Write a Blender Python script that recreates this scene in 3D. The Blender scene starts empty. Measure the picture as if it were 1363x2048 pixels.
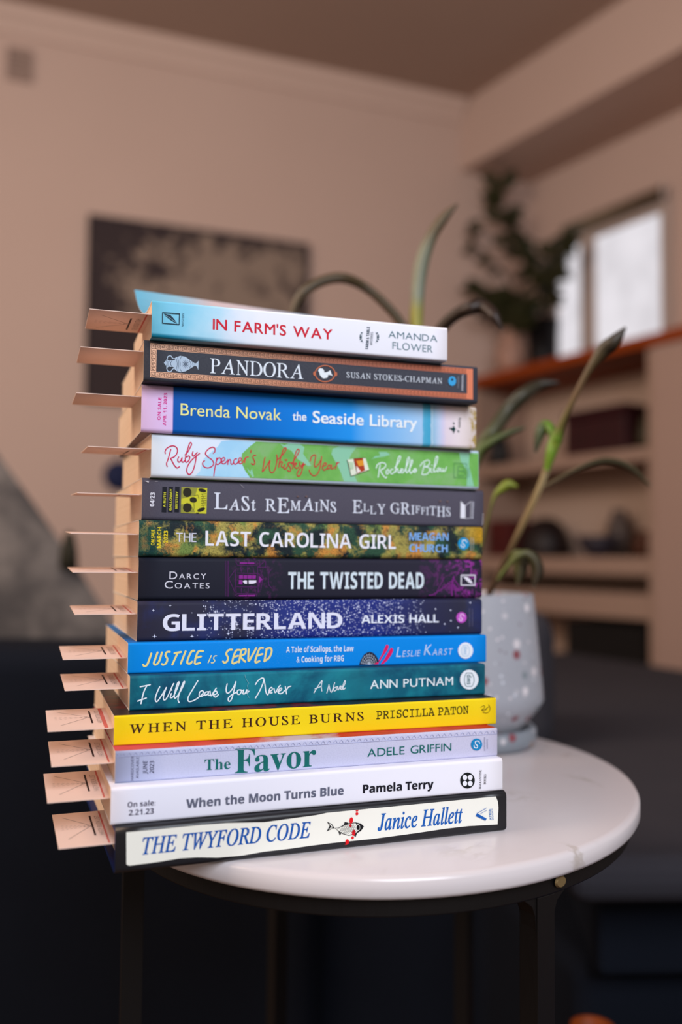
import bpy, math, random
from mathutils import Vector, Matrix

# ------------------------------------------------------------------ camera, world, lights, exposure
sc = bpy.context.scene
COL = sc.collection
sc.view_settings.view_transform = 'Standard'
sc.view_settings.look = 'None'
sc.view_settings.gamma = 1.0
sc.view_settings.exposure = 0.0
sc.view_settings.use_curve_mapping = False
sc.cycles.use_denoising = True
sc.cycles.max_bounces = 8

CAM_Z = 0.7035            # camera height; the table top is at 0.55
FPX, PITCH, ROLL = 1823.73, math.radians(2.915), math.radians(0.469)
CX, CY = 681.5, 1024.0
cam = bpy.data.cameras.new('camera')
cam.sensor_fit = 'AUTO'; cam.sensor_width = 36.0
cam.lens = FPX * 36.0 / 2048.0
cam.clip_start = 0.02; cam.clip_end = 50
cam.dof.use_dof = True; cam.dof.focus_distance = 0.497; cam.dof.aperture_fstop = 3.2
cam.dof.aperture_blades = 0
cam_ob = bpy.data.objects.new('camera', cam); COL.objects.link(cam_ob)
cam_ob.matrix_world = Matrix.Translation((0, 0, CAM_Z)) @ Matrix.Rotation(math.pi / 2 + PITCH, 4, 'X') @ Matrix.Rotation(ROLL, 4, 'Z')
sc.camera = cam_ob

world = bpy.data.worlds.new('room_ambient'); sc.world = world; world.use_nodes = True
wb = world.node_tree.nodes['Background']
wb.inputs[0].default_value = (1.0, 0.82, 0.71, 1); wb.inputs[1].default_value = 0.42

def area(name, loc, target, sx, sy, power, color):
    l = bpy.data.lights.new(name, 'AREA'); l.shape = 'RECTANGLE'; l.size = sx; l.size_y = sy
    l.energy = power; l.color = color
    o = bpy.data.objects.new(name, l); COL.objects.link(o); o.location = loc
    o.rotation_euler = (Vector(target) - Vector(loc)).to_track_quat('-Z', 'Y').to_euler()
    return o
# daylight from the windows behind the camera (cool), and warm light of the room from the left
area('window_daylight', (0.75, -1.30, 2.0), (0, 0.5, 0.65), 1.2, 1.2, 57, (0.84, 0.90, 1.0))
area('warm_room_light', (-1.9, 0.25, 1.75), (-0.1, 0.6, 0.6), 1.1, 1.1, 30, (1.0, 0.72, 0.52))
area('wall_fill_light', (-0.9, 0.5, 1.9), (-0.2, 3.3, 2.25), 1.0, 0.6, 27, (1.0, 0.89, 0.82))  # unseen fill, added to brighten the back wall and ceiling

# ------------------------------------------------------------------ helpers: photo rays and places
def ray(x, y):
    c, s = math.cos(ROLL), math.sin(ROLL)
    X = c * (x - CX) + s * (y - CY); Y = -s * (x - CX) + c * (y - CY)
    dx, dz = X / FPX, -Y / FPX
    cp, sp = math.cos(PITCH), math.sin(PITCH)
    return Vector((dx, cp - dz * sp, sp + dz * cp))
CAMV = Vector((0, 0, CAM_Z))
def at(x, y, depth):                       # world point seen at photo x, y and that distance into the room
    r = ray(x, y); return CAMV + r * (depth / r.y)
def on_plane(x, y, p, n):                  # world point seen at x, y on the plane through p with normal n
    r = ray(x, y); return CAMV + r * ((Vector(p) - CAMV).dot(n) / r.dot(n))

def lin(c):
    return tuple((v / 255 / 12.92) if v / 255 <= 0.04045 else ((v / 255 + 0.055) / 1.055) ** 2.4 for v in c) + (1.0,)

# ------------------------------------------------------------------ helpers: materials
class NT:
    def __init__(s, name):
        s.m = bpy.data.materials.new(name); s.m.use_nodes = True
        s.t = s.m.node_tree; s.b = s.t.nodes['Principled BSDF']; s._c = None
    def n(s, typ, **kw):
        x = s.t.nodes.new(typ)
        for k, v in kw.items(): setattr(x, k, v)
        return x
    def link(s, a, b): s.t.links.new(a, b)
    def put(s, sock, v):
        if hasattr(v, 'node'): s.link(v, sock)
        elif v is not None: sock.default_value = v
    def coord(s):
        if s._c is None: s._c = s.n('ShaderNodeTexCoord').outputs['Object']
        return s._c
    def xyz(s):
        x = s.n('ShaderNodeSeparateXYZ'); s.link(s.coord(), x.inputs[0]); return x.outputs
    def mapped(s, scale):
        x = s.n('ShaderNodeMapping'); s.link(s.coord(), x.inputs[0]); x.inputs['Scale'].default_value = scale
        return x.outputs[0]
    def math(s, op, a, b=None, clamp=False):
        x = s.n('ShaderNodeMath', operation=op, use_clamp=clamp); s.put(x.inputs[0], a)
        if b is not None: s.put(x.inputs[1], b)
        return x.outputs[0]
    def ramp(s, fac, stops, interp='LINEAR'):
        x = s.n('ShaderNodeValToRGB'); cr = x.color_ramp; cr.interpolation = interp
        while len(cr.elements) < len(stops): cr.elements.new(0.5)
        for e, (p, c) in zip(cr.elements, sorted(stops, key=lambda q: q[0])):
            e.position = min(1, max(0, p)); e.color = c if len(c) == 4 else lin(c)
        s.put(x.inputs[0], fac); return x.outputs[0]
    def noise(s, scale, detail=3, vec=None, rough=0.55, dist=0.0):
        x = s.n('ShaderNodeTexNoise'); s.link(vec or s.coord(), x.inputs['Vector'])
        x.inputs['Scale'].default_value = scale; x.inputs['Detail'].default_value = detail
        x.inputs['Roughness'].default_value = rough; x.inputs['Distortion'].default_value = dist
        return x.outputs['Fac']
    def vor(s, scale, vec=None, out='Distance', feature='F1'):
        x = s.n('ShaderNodeTexVoronoi', feature=feature); s.link(vec or s.coord(), x.inputs['Vector'])
        x.inputs['Scale'].default_value = scale; return x.outputs[out]
    def mix(s, fac, a, b, mode='MIX'):
        x = s.n('ShaderNodeMix', data_type='RGBA', blend_type=mode)
        s.put(x.inputs[0], fac)
        s.put(x.inputs[6], lin(a) if isinstance(a, tuple) and len(a) == 3 else a)
        s.put(x.inputs[7], lin(b) if isinstance(b, tuple) and len(b) == 3 else b)
        return x.outputs[2]
    def step(s, v, lo, hi):
        x = s.n('ShaderNodeMapRange', interpolation_type='SMOOTHSTEP'); s.put(x.inputs[0], v)
        x.inputs[1].default_value = lo; x.inputs[2].default_value = hi; return x.outputs[0]
    def bump(s, h, strength, dist):
        x = s.n('ShaderNodeBump'); x.inputs['Strength'].default_value = strength; x.inputs['Distance'].default_value = dist
        s.link(h, x.inputs['Height']); s.link(x.outputs[0], s.b.inputs['Normal'])
    def done(s, color, rough=0.5, spec=0.4, metal=0.0):
        s.put(s.b.inputs['Base Color'], lin(color) if isinstance(color, tuple) and len(color) == 3 else color)
        s.put(s.b.inputs['Roughness'], rough); s.b.inputs['Specular IOR Level'].default_value = spec
        s.b.inputs['Metallic'].default_value = metal
        return s.m

_flat = {}
def flat(c, rough=0.6, spec=0.12, metal=0.0):
    k = (tuple(c), rough, spec, metal)
    if k not in _flat: _flat[k] = NT('print_%d_%d_%d' % tuple(c)).done(tuple(c), rough, spec, metal)
    return _flat[k]
def mottled(name, a, b, scale, rough=0.6, spec=0.3, bump=0.0, detail=4):
    t = NT(name); n = t.noise(scale, detail)
    if bump: t.bump(t.noise(scale * 6, 3), bump, 0.002)
    return t.done(t.mix(t.step(n, 0.35, 0.65), a, b), rough, spec)

# ------------------------------------------------------------------ helpers: meshes
class MB:
    def __init__(s): s.v = []; s.f = []; s.mi = []; s.sm = []
    def add(s, vs, fs, mi=0, smooth=False):
        o = len(s.v); s.v += [tuple(v) for v in vs]
        for f in fs: s.f.append(tuple(i + o for i in f)); s.mi.append(mi); s.sm.append(smooth)
    def box(s, a, b, mi=0, M=None):
        x0, y0, z0 = a; x1, y1, z1 = b
        vs = [Vector(p) for p in ((x0,y0,z0),(x1,y0,z0),(x1,y1,z0),(x0,y1,z0),(x0,y0,z1),(x1,y0,z1),(x1,y1,z1),(x0,y1,z1))]
        if M: vs = [M @ v for v in vs]
        s.add(vs, [(0,3,2,1),(4,5,6,7),(0,1,5,4),(1,2,6,5),(2,3,7,6),(3,0,4,7)], mi)
    def prism(s, poly, z0, z1, mi=0):
        n = len(poly)
        s.add([(x, y, z0) for x, y in poly] + [(x, y, z1) for x, y in poly],
              [tuple(range(n - 1, -1, -1)), tuple(range(n, 2 * n))] + [(i, (i + 1) % n, (i + 1) % n + n, i + n) for i in range(n)], mi)
    def lathe(s, prof, seg=48, c=(0, 0, 0), mi=0, smooth=True):
        vs = []; fs = []; m = len(prof)
        for k in range(seg):
            a = 2 * math.pi * k / seg
            vs += [(c[0] + r * math.cos(a), c[1] + r * math.sin(a), c[2] + z) for r, z in prof]
        for k in range(seg):
            k2 = (k + 1) % seg
            for i in range(m - 1): fs.append((k * m + i, k2 * m + i, k2 * m + i + 1, k * m + i + 1))
        s.add(vs, fs, mi, smooth)
    def tube(s, pts, rad, seg=10, mi=0):
        pts = [Vector(p) for p in pts]; vs = []; fs = []; n = len(pts)
        for i, p in enumerate(pts):
            d = (pts[min(i + 1, n - 1)] - pts[max(i - 1, 0)]).normalized()
            u = d.cross(Vector((0, 1, 0.1))); u = u.normalized() if u.length > 1e-5 else Vector((1, 0, 0)); w = d.cross(u)
            r = rad[i] if isinstance(rad, (list, tuple)) else rad
            vs += [p + (u * math.cos(2 * math.pi * k / seg) + w * math.sin(2 * math.pi * k / seg)) * r for k in range(seg)]
        for i in range(n - 1):
            for k in range(seg): fs.append((i * seg + k, i * seg + (k + 1) % seg, (i + 1) * seg + (k + 1) % seg, (i + 1) * seg + k))
        fs.append(tuple(range(seg))); fs.append(tuple(range((n - 1) * seg, n * seg))[::-1])
        s.add(vs, fs, mi, True)
    def build(s, name, mats, parent=None, loc=None, rotz=0.0, bevel=0.0, bseg=3, subsurf=0):
        me = bpy.data.meshes.new(name); me.from_pydata(s.v, [], s.f); me.update()
        for m in (mats if isinstance(mats, (list, tuple)) else [mats]): me.materials.append(m)
        me.polygons.foreach_set('material_index', s.mi); me.polygons.foreach_set('use_smooth', s.sm)
        me.update()
        o = bpy.data.objects.new(name, me); COL.objects.link(o)
        if parent: o.parent = parent
        if loc is not None: o.location = loc
        o.rotation_euler[2] = rotz
        if bevel:
            b = o.modifiers.new('edge', 'BEVEL'); b.width = bevel; b.segments = bseg; b.limit_method = 'ANGLE'; b.angle_limit = 0.6
        if subsurf:
            b = o.modifiers.new('smooth', 'SUBSURF'); b.levels = subsurf; b.render_levels = subsurf
        return o

def tag(o, label=None, cat=None, group=None, kind=None):
    for k, v in (('label', label), ('category', cat), ('group', group), ('kind', kind)):
        if v: o[k] = v
    return o
def thing(name, loc, label, cat, rotz=0.0, group=None):
    o = bpy.data.objects.new(name, None); COL.objects.link(o); o.empty_display_size = 0.02
    o.location = loc; o.rotation_euler[2] = rotz
    return tag(o, label, cat, group)
def smooth_path(pts, sub=6):
    if len(pts) < 3: return [tuple(p) for p in pts]
    out = []; n = len(pts); dim = len(pts[0])
    for i in range(n - 1):
        p0, p1, p2, p3 = pts[max(i - 1, 0)], pts[i], pts[i + 1], pts[min(i + 2, n - 1)]
        for k in range(sub):
            t = k / sub
            out.append(tuple(0.5 * (2 * p1[d] + (p2[d] - p0[d]) * t + (2 * p0[d] - 5 * p1[d] + 4 * p2[d] - p3[d]) * t * t
                                    + (3 * p1[d] - p0[d] - 3 * p2[d] + p3[d]) * t ** 3) for d in range(dim)))
    out.append(tuple(pts[-1])); return out

# ------------------------------------------------------------------ helpers: lettering
MAP = {'serif_bold': (0x1D400, 0x1D41A, 0x1D7CE), 'italic': (0x1D434, 0x1D44E, None), 'bold_italic': (0x1D468, 0x1D482, None),
       'sans': (0x1D5A0, 0x1D5BA, 0x1D7E2), 'sans_bold': (0x1D5D4, 0x1D5EE, 0x1D7EC), 'typewriter': (0x1D670, 0x1D68A, 0x1D7F6)}
def conv(s, style):
    st = 'italic' if style == 'roman' else style
    if st not in MAP: return s
    U, L, D = MAP[st]; r = ''
    for ch in s:
        if st == 'italic' and ch == 'h': r += '\u210E'
        elif 'A' <= ch <= 'Z': r += chr(U + ord(ch) - 65)
        elif 'a' <= ch <= 'z': r += chr(L + ord(ch) - 97)
        elif D and ch.isdigit(): r += chr(D + ord(ch) - 48)
        else: r += ch
    return r
_gc = {}
def glyphs(s, style, off=0.0):
    k = (s, style, off)
    if k in _gc: return _gc[k]
    fat = off if off > 0 else 0.0     # heavier strokes: the same outline printed four times, slightly shifted
    if fat:
        v0_, f0_ = glyphs(s, style, 0.0); vs = []; fs = []
        for dx, dy in ((-fat, -fat * 0.6), (fat, -fat * 0.6), (fat, fat * 0.6), (-fat, fat * 0.6)):
            o_ = len(vs); vs += [(x + dx, y + dy, 5e-6 * (o_ // len(v0_))) for x, y in v0_]; fs += [tuple(i + o_ for i in f) for f in f0_]
        _gc[k] = (vs, fs); return _gc[k]
    cu = bpy.data.curves.new('lettering', 'FONT'); cu.body = conv(s, style); cu.size = 1.0; cu.resolution_u = 4; cu.offset = off
    o = bpy.data.objects.new('lettering', cu); COL.objects.link(o)
    bpy.context.view_layer.update()
    me = bpy.data.meshes.new_from_object(o.evaluated_get(bpy.context.evaluated_depsgraph_get()))
    sl = 0.27 if style == 'roman' else 0.0
    vs = [(v.co.x - sl * v.co.y, v.co.y) for v in me.vertices]; fs = [tuple(p.vertices) for p in me.polygons]
    bpy.data.objects.remove(o); bpy.data.curves.remove(cu); bpy.data.meshes.remove(me)
    _gc[k] = (vs, fs); return _gc[k]
def cap_height(style, ref='H'):
    vs, _ = glyphs(ref, style); return max(y for _, y in vs)
def crop(ox, oy, w):
    k = w / 1363.0
    def f(x, y): return (ox + x * k, oy + y * k)
    f.k = k
    return f

# ------------------------------------------------------------------ the room
def rel(z): return CAM_Z + z
cor = Vector((0.493, 3.785)); dW = Vector((-0.934, -0.357)).normalized(); eW = Vector((0.53, -0.848)).normalized()
nW = Vector((eW.y, -eW.x)) * -1.0        # away from the room, into the alcove
CEIL = rel(1.93); SOF = rel(1.642); ALC = 0.335
def P2(s, d): return cor + eW * s + nW * d      # along the right wall from the corner, and into the alcove

def plaster(name, a, b):
    t = NT(name); n = t.noise(1.5, 3); t.bump(t.noise(60, 4), 0.08, 0.01)
    return t.done(t.mix(n, a, b), 0.85, 0.15)
m_wall = plaster('warm_plaster', (190, 164, 151), (183, 157, 144))
m_ceil = plaster('ceiling_plaster', (170, 146, 132), (162, 138, 125))
m_trim = plaster('cornice_plaster', (196, 170, 157), (190, 164, 150))
def struct(name, mb, mat, **k): return tag(mb.build(name, mat, **k), kind='structure')

wl = cor + dW * 3.2; wr = cor - dW * 0.55; back = Vector((-dW.y, dW.x)) * -1
if back.y < 0: back = -back
mb = MB(); mb.prism([tuple(wl), tuple(wr), tuple(wr + back * 0.1), tuple(wl + back * 0.1)], 0, CEIL); struct('wall_back', mb, m_wall)
mb = MB(); mb.prism([tuple(P2(-0.2, ALC)), tuple(P2(2.6, ALC)), tuple(P2(2.6, ALC + 0.1)), tuple(P2(-0.2, ALC + 0.1))], 0, SOF); struct('wall_right', mb, m_wall)
mb = MB(); mb.prism([tuple(P2(-0.0, 0)), tuple(P2(2.8, 0)), tuple(P2(2.8, ALC + 0.1)), tuple(P2(-0.05, ALC + 0.1))], SOF, CEIL); struct('wall_bulkhead', mb, m_wall)
mb = MB(); mb.prism([tuple(P2(0.985, 0.0)), tuple(P2(1.6, 0.0)), tuple(P2(1.6, ALC)), tuple(P2(0.985, ALC))], 0, rel(0.70)); struct('wall_pier', mb, plaster('shaded_pier_plaster', (166, 138, 124), (158, 130, 117)))  # wall plaster in a darker tone, the pier's shade put into its colour
rp = [(-2.6, -2.4), (2.6, -2.4), (2.6, 4.6), (-2.6, 4.6)]
mb = MB(); mb.prism(rp, CEIL, CEIL + 0.05); struct('ceiling', mb, m_ceil)
t = NT('oak_floor'); w = t.mapped((9, 0.9, 1)); m_floor = t.done(t.mix(t.noise(6, 4, w), (70, 50, 38), (95, 70, 52)), 0.45, 0.4)
mb = MB(); mb.prism(rp, -0.05, 0.0); struct('floor', mb, m_floor)
# cornice where the walls meet the ceiling
fr = -back
def cornice(name, a, b, out):
    mb = MB(); a = Vector(a); b = Vector(b)
    prof = [(0, 0), (0, -0.085), (0.012, -0.085), (0.02, -0.06), (0.05, -0.03), (0.062, -0.014), (0.062, 0)]
    n = len(prof); vs = []
    for p in (a, b): vs += [(p.x + out.x * o, p.y + out.y * o, CEIL + z) for o, z in prof]
    mb.add(vs, [(i, (i + 1) % n, (i + 1) % n + n, i + n) for i in range(n)] + [tuple(range(n)), tuple(range(2 * n - 1, n - 1, -1))])
    struct(name, mb, m_trim)
cornice('trim_1', wl, cor, fr)

# the window in the alcove: white frame with two lit panes
t = NT('daylit_pane'); t.b.inputs['Emission Color'].default_value = lin((238, 234, 240)); t.b.inputs['Emission Strength'].default_value = 1.0
n = t.step(t.noise(7, 2), 0.3, 0.7); t.put(t.b.inputs['Emission Strength'], t.math('ADD', t.math('MULTIPLY', n, 0.14), 0.78))
m_pane = t.done((60, 60, 62), 0.4, 0.3)
m_frame = flat((176, 158, 148), 0.5, 0.3)
win = tag(bpy.data.objects.new('window_1', None), kind='structure'); COL.objects.link(win)
zb, zt = rel(0.76), rel(1.285)
def wall_box(mb, s0, s1, d0, d1, z0, z1, mi=0):
    mb.prism([tuple(P2(s0, d0)), tuple(P2(s1, d0)), tuple(P2(s1, d1)), tuple(P2(s0, d1))], z0, z1, mi)
S0, SM, S1 = 0.25, 0.418, 0.775
mb = MB()
for a, b in ((S0 - 0.03, S0), (SM - 0.034, SM + 0.034), (S1, S1 + 0.035)): wall_box(mb, a, b, ALC - 0.03, ALC - 0.001, zb, zt + 0.03)
wall_box(mb, S0, SM - 0.034, ALC - 0.03, ALC - 0.001, zt, zt + 0.03); wall_box(mb, SM + 0.034, S1, ALC - 0.03, ALC - 0.001, zt, zt + 0.03)
mb.build('window_frame', m_frame, win)
for a, b in ((S0, SM - 0.034), (SM + 0.034, S1)):
    mb = MB(); wall_box(mb, a, b, ALC - 0.012, ALC - 0.004, zb, zt); mb.build('window_pane', m_pane, win)
# dark rolled blind over the window
rb = thing('roller_blind', (*P2(0.5, ALC - 0.03), zt + 0.05), 'dark rolled-up blind along the top of the bright window', 'blind')
mb = MB(); p0, p1 = P2(0.32, ALC - 0.045), P2(0.80, ALC - 0.045)
off = Vector(rb.location)
mb.tube([Vector((*p0, zt + 0.055)) - off, Vector((*p1, zt + 0.055)) - off], 0.028, 14); mb.build('blind_roll', mottled('blind_cloth', (112, 96, 78), (98, 84, 68), 30), rb)
for p in (p0, p1):
    mb = MB(); mb.box(Vector((*p, zt + 0.03)) - off - Vector((0.006, 0.006, 0)), Vector((*p, zt + 0.09)) - off + Vector((0.006, 0.034, 0)))
    mb.build('bracket', m_frame, rb)

# bookcase in the alcove with an orange wooden top
m_case = plaster('painted_case', (160, 132, 116), (150, 124, 108))
t = NT('orange_wood'); g = t.noise(12, 5, t.mapped((3, 3, 30)), 0.6, 0.5); m_wood = t.done(t.mix(g, (150, 62, 10), (122, 48, 7)), 0.55, 0.15)
org = Vector((*P2(0.5, 0.16), 0))
case = thing('bookcase', org, 'built-in bookcase with open shelves under the orange wooden top', 'bookcase')
def cbox(name, s0, s1, d0, d1, z0, z1, mat, bev=0.004):
    mb = MB(); pts = [P2(s0, d0), P2(s1, d0), P2(s1, d1), P2(s0, d1)]
    mb.prism([(p.x - org.x, p.y - org.y) for p in pts], z0, z1); return mb.build(name, mat, case, bevel=bev)
cbox('back_panel', 0.09, 0.984, 0.29, 0.325, 0.0, rel(0.70), plaster('case_back', (190, 164, 146), (180, 154, 138)))
cbox('side_panel', 0.955, 0.984, 0.005, 0.29, 0.0, rel(0.70), m_case)
cbox('side_panel', 0.07, 0.10, 0.005, 0.29, 0.0, rel(0.70), m_case)
for z0, z1 in ((0.332, 0.376), (-0.05, 0.012), (-0.195, -0.11)):
    cbox('shelf', 0.10, 0.955, 0.01, 0.29, rel(z0), rel(z1), m_case)
cbox('plinth', 0.10, 0.955, 0.03, 0.05, 0.0, 0.08, m_case)
mb = MB(); mb.prism([tuple(P2(0.012, -0.015)), tuple(P2(2.2, -0.015)), tuple(P2(2.2, ALC - 0.032)), tuple(P2(0.08, ALC - 0.032))], rel(0.701), rel(0.742))
wt = mb.build('wooden_top', m_wood, bevel=0.006); tag(wt, 'orange-brown wooden top running along the bookcase under the window', 'counter')

# blurred things on the bookcase shelves
def case_pt(x, y, d): return on_plane(x, y, (*P2(0, d), 1), Vector((nW.x, nW.y, 0)))
def shelf_s(x, y, d): p = case_pt(x, y, d); return (Vector((p.x, p.y)) - cor).dot(eW)
Z1, Z2, ZW, Z3 = rel(0.376), rel(0.012), rel(0.742), rel(-0.11)
def shelf_box(name, x0, x1, ytop, ymid, zbase, d, depth, col, label, cat, lid=None):
    s0, s1 = shelf_s(x0, ymid, d), shelf_s(x1, ymid, d); h = case_pt((x0 + x1) / 2, ytop, d).z - zbase
    c = P2((s0 + s1) / 2, d + depth / 2)
    T = thing(name, (c.x, c.y, zbase), label, cat, rotz=math.atan2(eW.y, eW.x))
    w2 = abs(s1 - s0) / 2
    mb = MB(); mb.box((-w2, -depth / 2, 0), (w2, depth / 2, h * (0.78 if lid else 1))); mb.build('box_body', mottled(name + '_skin', col, tuple(int(v * 0.8) for v in col), 25), T, bevel=0.006)
    if lid:
        mb = MB(); mb.box((-w2 - 0.003, -depth / 2 - 0.003, h * 0.78), (w2 + 0.003, depth / 2 + 0.003, h)); mb.build('lid', flat(lid), T, bevel=0.004)
    return T
shelf_box('storage_box', 1128, 1250, 815, 850, Z1, 0.04, 0.16, (50, 10, 14), 'dark red box on the upper bookcase shelf', 'box', (44, 12, 16))
def shelf_vase(name, x, ytop, ymid, r, zbase, d, col, label, cat, prof=None):
    p = case_pt(x, ymid, d); h = case_pt(x, ytop, d).z - zbase
    T = thing(name, (p.x, p.y, zbase), label, cat)
    pr = prof or [(0.0, 0), (0.55, 0), (0.9, 0.2), (1, 0.45), (0.8, 0.75), (0.5, 0.9), (0.55, 1.0), (0.45, 1.0), (0.4, 0.88), (0.0, 0.86)]
    mb = MB(); mb.lathe([(a * r, b * h) for a, b in pr], 28); mb.build('body', mottled(name + '_glaze', col, tuple(int(v * 0.85) for v in col), 20, 0.5), T)
    return T
bowl = [(0, 0), (0.45, 0), (0.5, 0.08), (0.85, 0.5), (1, 1.0), (0.94, 1.0), (0.78, 0.5), (0.4, 0.14), (0, 0.12)]
mound = [(0, 0), (0.95, 0), (1, 0.2), (0.92, 0.5), (0.7, 0.8), (0.35, 0.97), (0, 1)]
shelf_vase('jar', 1292, 832, 860, 0.034, Z1, 0.12, (66, 60, 42), 'dark olive jar at the right end of the upper bookcase shelf', 'jar')
shelf_vase('speaker', 997, 862, 880, 0.045, Z1, 0.05, (14, 13, 14), 'small black rounded object at the left of the upper bookcase shelf', 'ornament', mound)
shelf_vase('basket', 1090, 1035, 1075, 0.10, Z2, 0.125, (30, 17, 16), 'dark brown basket on the lower bookcase shelf', 'basket', mound)
shelf_vase('bowl', 1195, 1072, 1092, 0.075, Z2, 0.09, (46, 40, 50), 'dark blue-grey bowl on the lower bookcase shelf', 'bowl', bowl)
shelf_vase('pitcher', 1238, 1020, 1060, 0.05, Z2, 0.2, (84, 70, 64), 'grey-brown round jug behind the bowl on the lower bookcase shelf', 'jug')
shelf_vase('candle_jar', 1287, 1062, 1085, 0.035, Z2, 0.08, (74, 36, 16), 'small brown jar at the right end of the lower bookcase shelf', 'jar')
shelf_box('red_box', 975, 1020, 1040, 1070, Z2, 0.03, 0.12, (78, 16, 14), 'small red box beside the basket on the lower bookcase shelf', 'box')
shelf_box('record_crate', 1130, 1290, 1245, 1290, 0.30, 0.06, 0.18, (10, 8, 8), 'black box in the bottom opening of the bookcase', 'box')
bk = bpy.data.objects.get('record_crate')

# houseplant and pale pot on the wooden top
random.seed(5)
hp = case_pt(1085, 690, 0.14)
T = thing('houseplant', (hp.x, hp.y, ZW), 'tall leafy houseplant in a black pot on the wooden top beside the window', 'plant')
ph = case_pt(1085, 640, 0.14).z - ZW
mb = MB(); mb.lathe([(0, 0), (0.048, 0), (0.055, 0.02), (0.066, ph), (0.06, ph), (0.055, ph - 0.02), (0, ph - 0.02)], 28); mb.build('pot', flat((16, 14, 15), 0.4), T)
m_leafd = mottled('dark_leaf', (40, 42, 22), (56, 54, 30), 30, 0.5)
stems = [[(1085, 655), (1080, 600), (1050, 530), (1020, 470), (1003, 410), (1000, 360)], [(1085, 655), (1050, 620), (990, 590), (955, 575)],
         [(1085, 650), (1095, 570), (1110, 510), (1125, 470)], [(1085, 650), (1040, 610), (1000, 540), (950, 490), (935, 450)], [(1085, 650), (1060, 640), (1010, 625), (970, 620)]]
leaf_mb = MB(); loc = Vector(T.location)
for si, st in enumerate(stems):
    pts = [case_pt(x, y, 0.14 - 0.01 * si - (0.16 if x < 1000 else 0.06) * k_ / len(st)) - loc for k_, (x, y) in enumerate(st)]; pts[0].z = min(pts[0].z, ph)
    mb = MB(); mb.tube(smooth_path([tuple(p) for p in pts], 4), 0.005, 8); mb.build('stem', flat((58, 46, 30)), T)
    sp = [Vector(p) for p in smooth_path([tuple(p) for p in pts], 4)]
    sparse = si == 3
    for i, p in enumerate(sp[3:]):
        for k in range(1 if sparse else (4 if si != 0 or i < 8 else 3)):
            a = random.uniform(0, 2 * math.pi); L = random.uniform(0.06, 0.10) * (0.7 if sparse else 1)
            d = Vector((math.cos(a), math.sin(a) * 0.6, random.uniform(-0.7, 0.5))).normalized(); u = d.cross(Vector((0, 0.6, 0.8))).normalized(); w = L * 0.30
            b = p
            n = d.cross(u)
            prof = [(0, 0), (0.25, 0.8), (0.5, 1), (0.75, 0.7), (1, 0)]
            vs = []
            for tt, ww in prof:
                cpt = b + d * L * tt + n * (-0.012 * tt * tt)
                vs += [cpt - u * w * ww, cpt + n * 0.003 * ww, cpt + u * w * ww]
            fs = []
            for q in range(4): fs += [(q*3, q*3+1, q*3+4, q*3+3), (q*3+1, q*3+2, q*3+5, q*3+4)]
            leaf_mb.add(vs, fs, 0, True)
leaf_mb.build('foliage', m_leafd, T)
shelf_vase('planter', 1020, 662, 690, 0.06, ZW, 0.08, (176, 136, 118), 'pale pinkish round pot left of the houseplant on the wooden top', 'pot')

# picture on the back wall, vent, hanging
nB = Vector((back.x, back.y, 0)); pB = (*cor, 1)
def wall_pt(x, y): return on_plane(x, y, pB, nB)
a = wall_pt(176, 437); b = wall_pt(613, 490); zt_, zb_ = (a.z + b.z) / 2, wall_pt(178, 803).z
Wp = (Vector((b.x, b.y)) - Vector((a.x, a.y))).length; Hp = zt_ - zb_
ang = math.atan2(b.y - a.y, b.x - a.x)
t = NT('dark_floral_print')
X, Y, Z = t.xyz()[0], t.xyz()[1], t.xyz()[2]
cl = t.noise(6.5, 5, None, 0.6, 0.6); cl2 = t.noise(22, 4)
ex = t.math('DIVIDE', t.math('SUBTRACT', X, Wp * 0.60), Wp * 0.48); ez = t.math('DIVIDE', t.math('SUBTRACT', Z, Hp * 0.66), Hp * 0.36)
el = t.math('SUBTRACT', 1.0, t.math('ADD', t.math('MULTIPLY', ex, ex), t.math('MULTIPLY', ez, ez)))
val = t.math('ADD', t.math('MULTIPLY', el, 0.42), t.math('ADD', t.math('MULTIPLY', t.math('SUBTRACT', cl, 0.5), 2.4), t.math('MULTIPLY', t.math('SUBTRACT', cl2, 0.5), 1.6)))
msk = t.step(val, -0.05, 0.38)
m_pic = t.done(t.mix(msk, (54, 44, 45), (134, 116, 103)), 0.75, 0.15)
pic = thing('picture', (a.x, a.y, zb_), 'dark picture with a pale cloudy pattern hanging on the back wall', 'picture', rotz=ang)
mb = MB(); mb.box((0.008, -0.028, 0.008), (Wp - 0.008, -0.004, Hp - 0.008)); mb.build('print', m_pic, pic)
mb = MB()
for q in (((0, -0.032, 0), (Wp, 0, 0.008)), ((0, -0.032, Hp - 0.008), (Wp, 0, Hp)), ((0, -0.032, 0.008), (0.008, 0, Hp - 0.008)), ((Wp - 0.008, -0.032, 0.008), (Wp, 0, Hp - 0.008))): mb.box(*q)
mb.build('frame', flat((44, 37, 37)), pic)
v = wall_pt(12, 158); v2 = wall_pt(66, 105); Wv = (Vector((v2.x, v2.y)) - Vector((v.x, v.y))).length; Hv = v2.z - v.z
vent = thing('wall_vent', (v.x, v.y, v.z), 'small grey-brown air vent high on the back wall at the upper left', 'vent', rotz=ang)
mb = MB()
for q in (((0, -0.014, 0), (Wv, 0, 0.008)), ((0, -0.014, Hv - 0.008), (Wv, 0, Hv)), ((0, -0.014, 0.008), (0.008, 0, Hv - 0.008)), ((Wv - 0.008, -0.014, 0.008), (Wv, 0, Hv - 0.008))): mb.box(*q)
mb.build('frame', flat((150, 127, 116)), vent)
mb = MB()
for k in range(6):
    z = 0.010 + k * (Hv - 0.02) / 6; mb.box((0.008, -0.010, z), (Wv - 0.008, -0.002, z + 0.007))
mb.build('louvers', flat((140, 117, 106)), vent)
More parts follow.
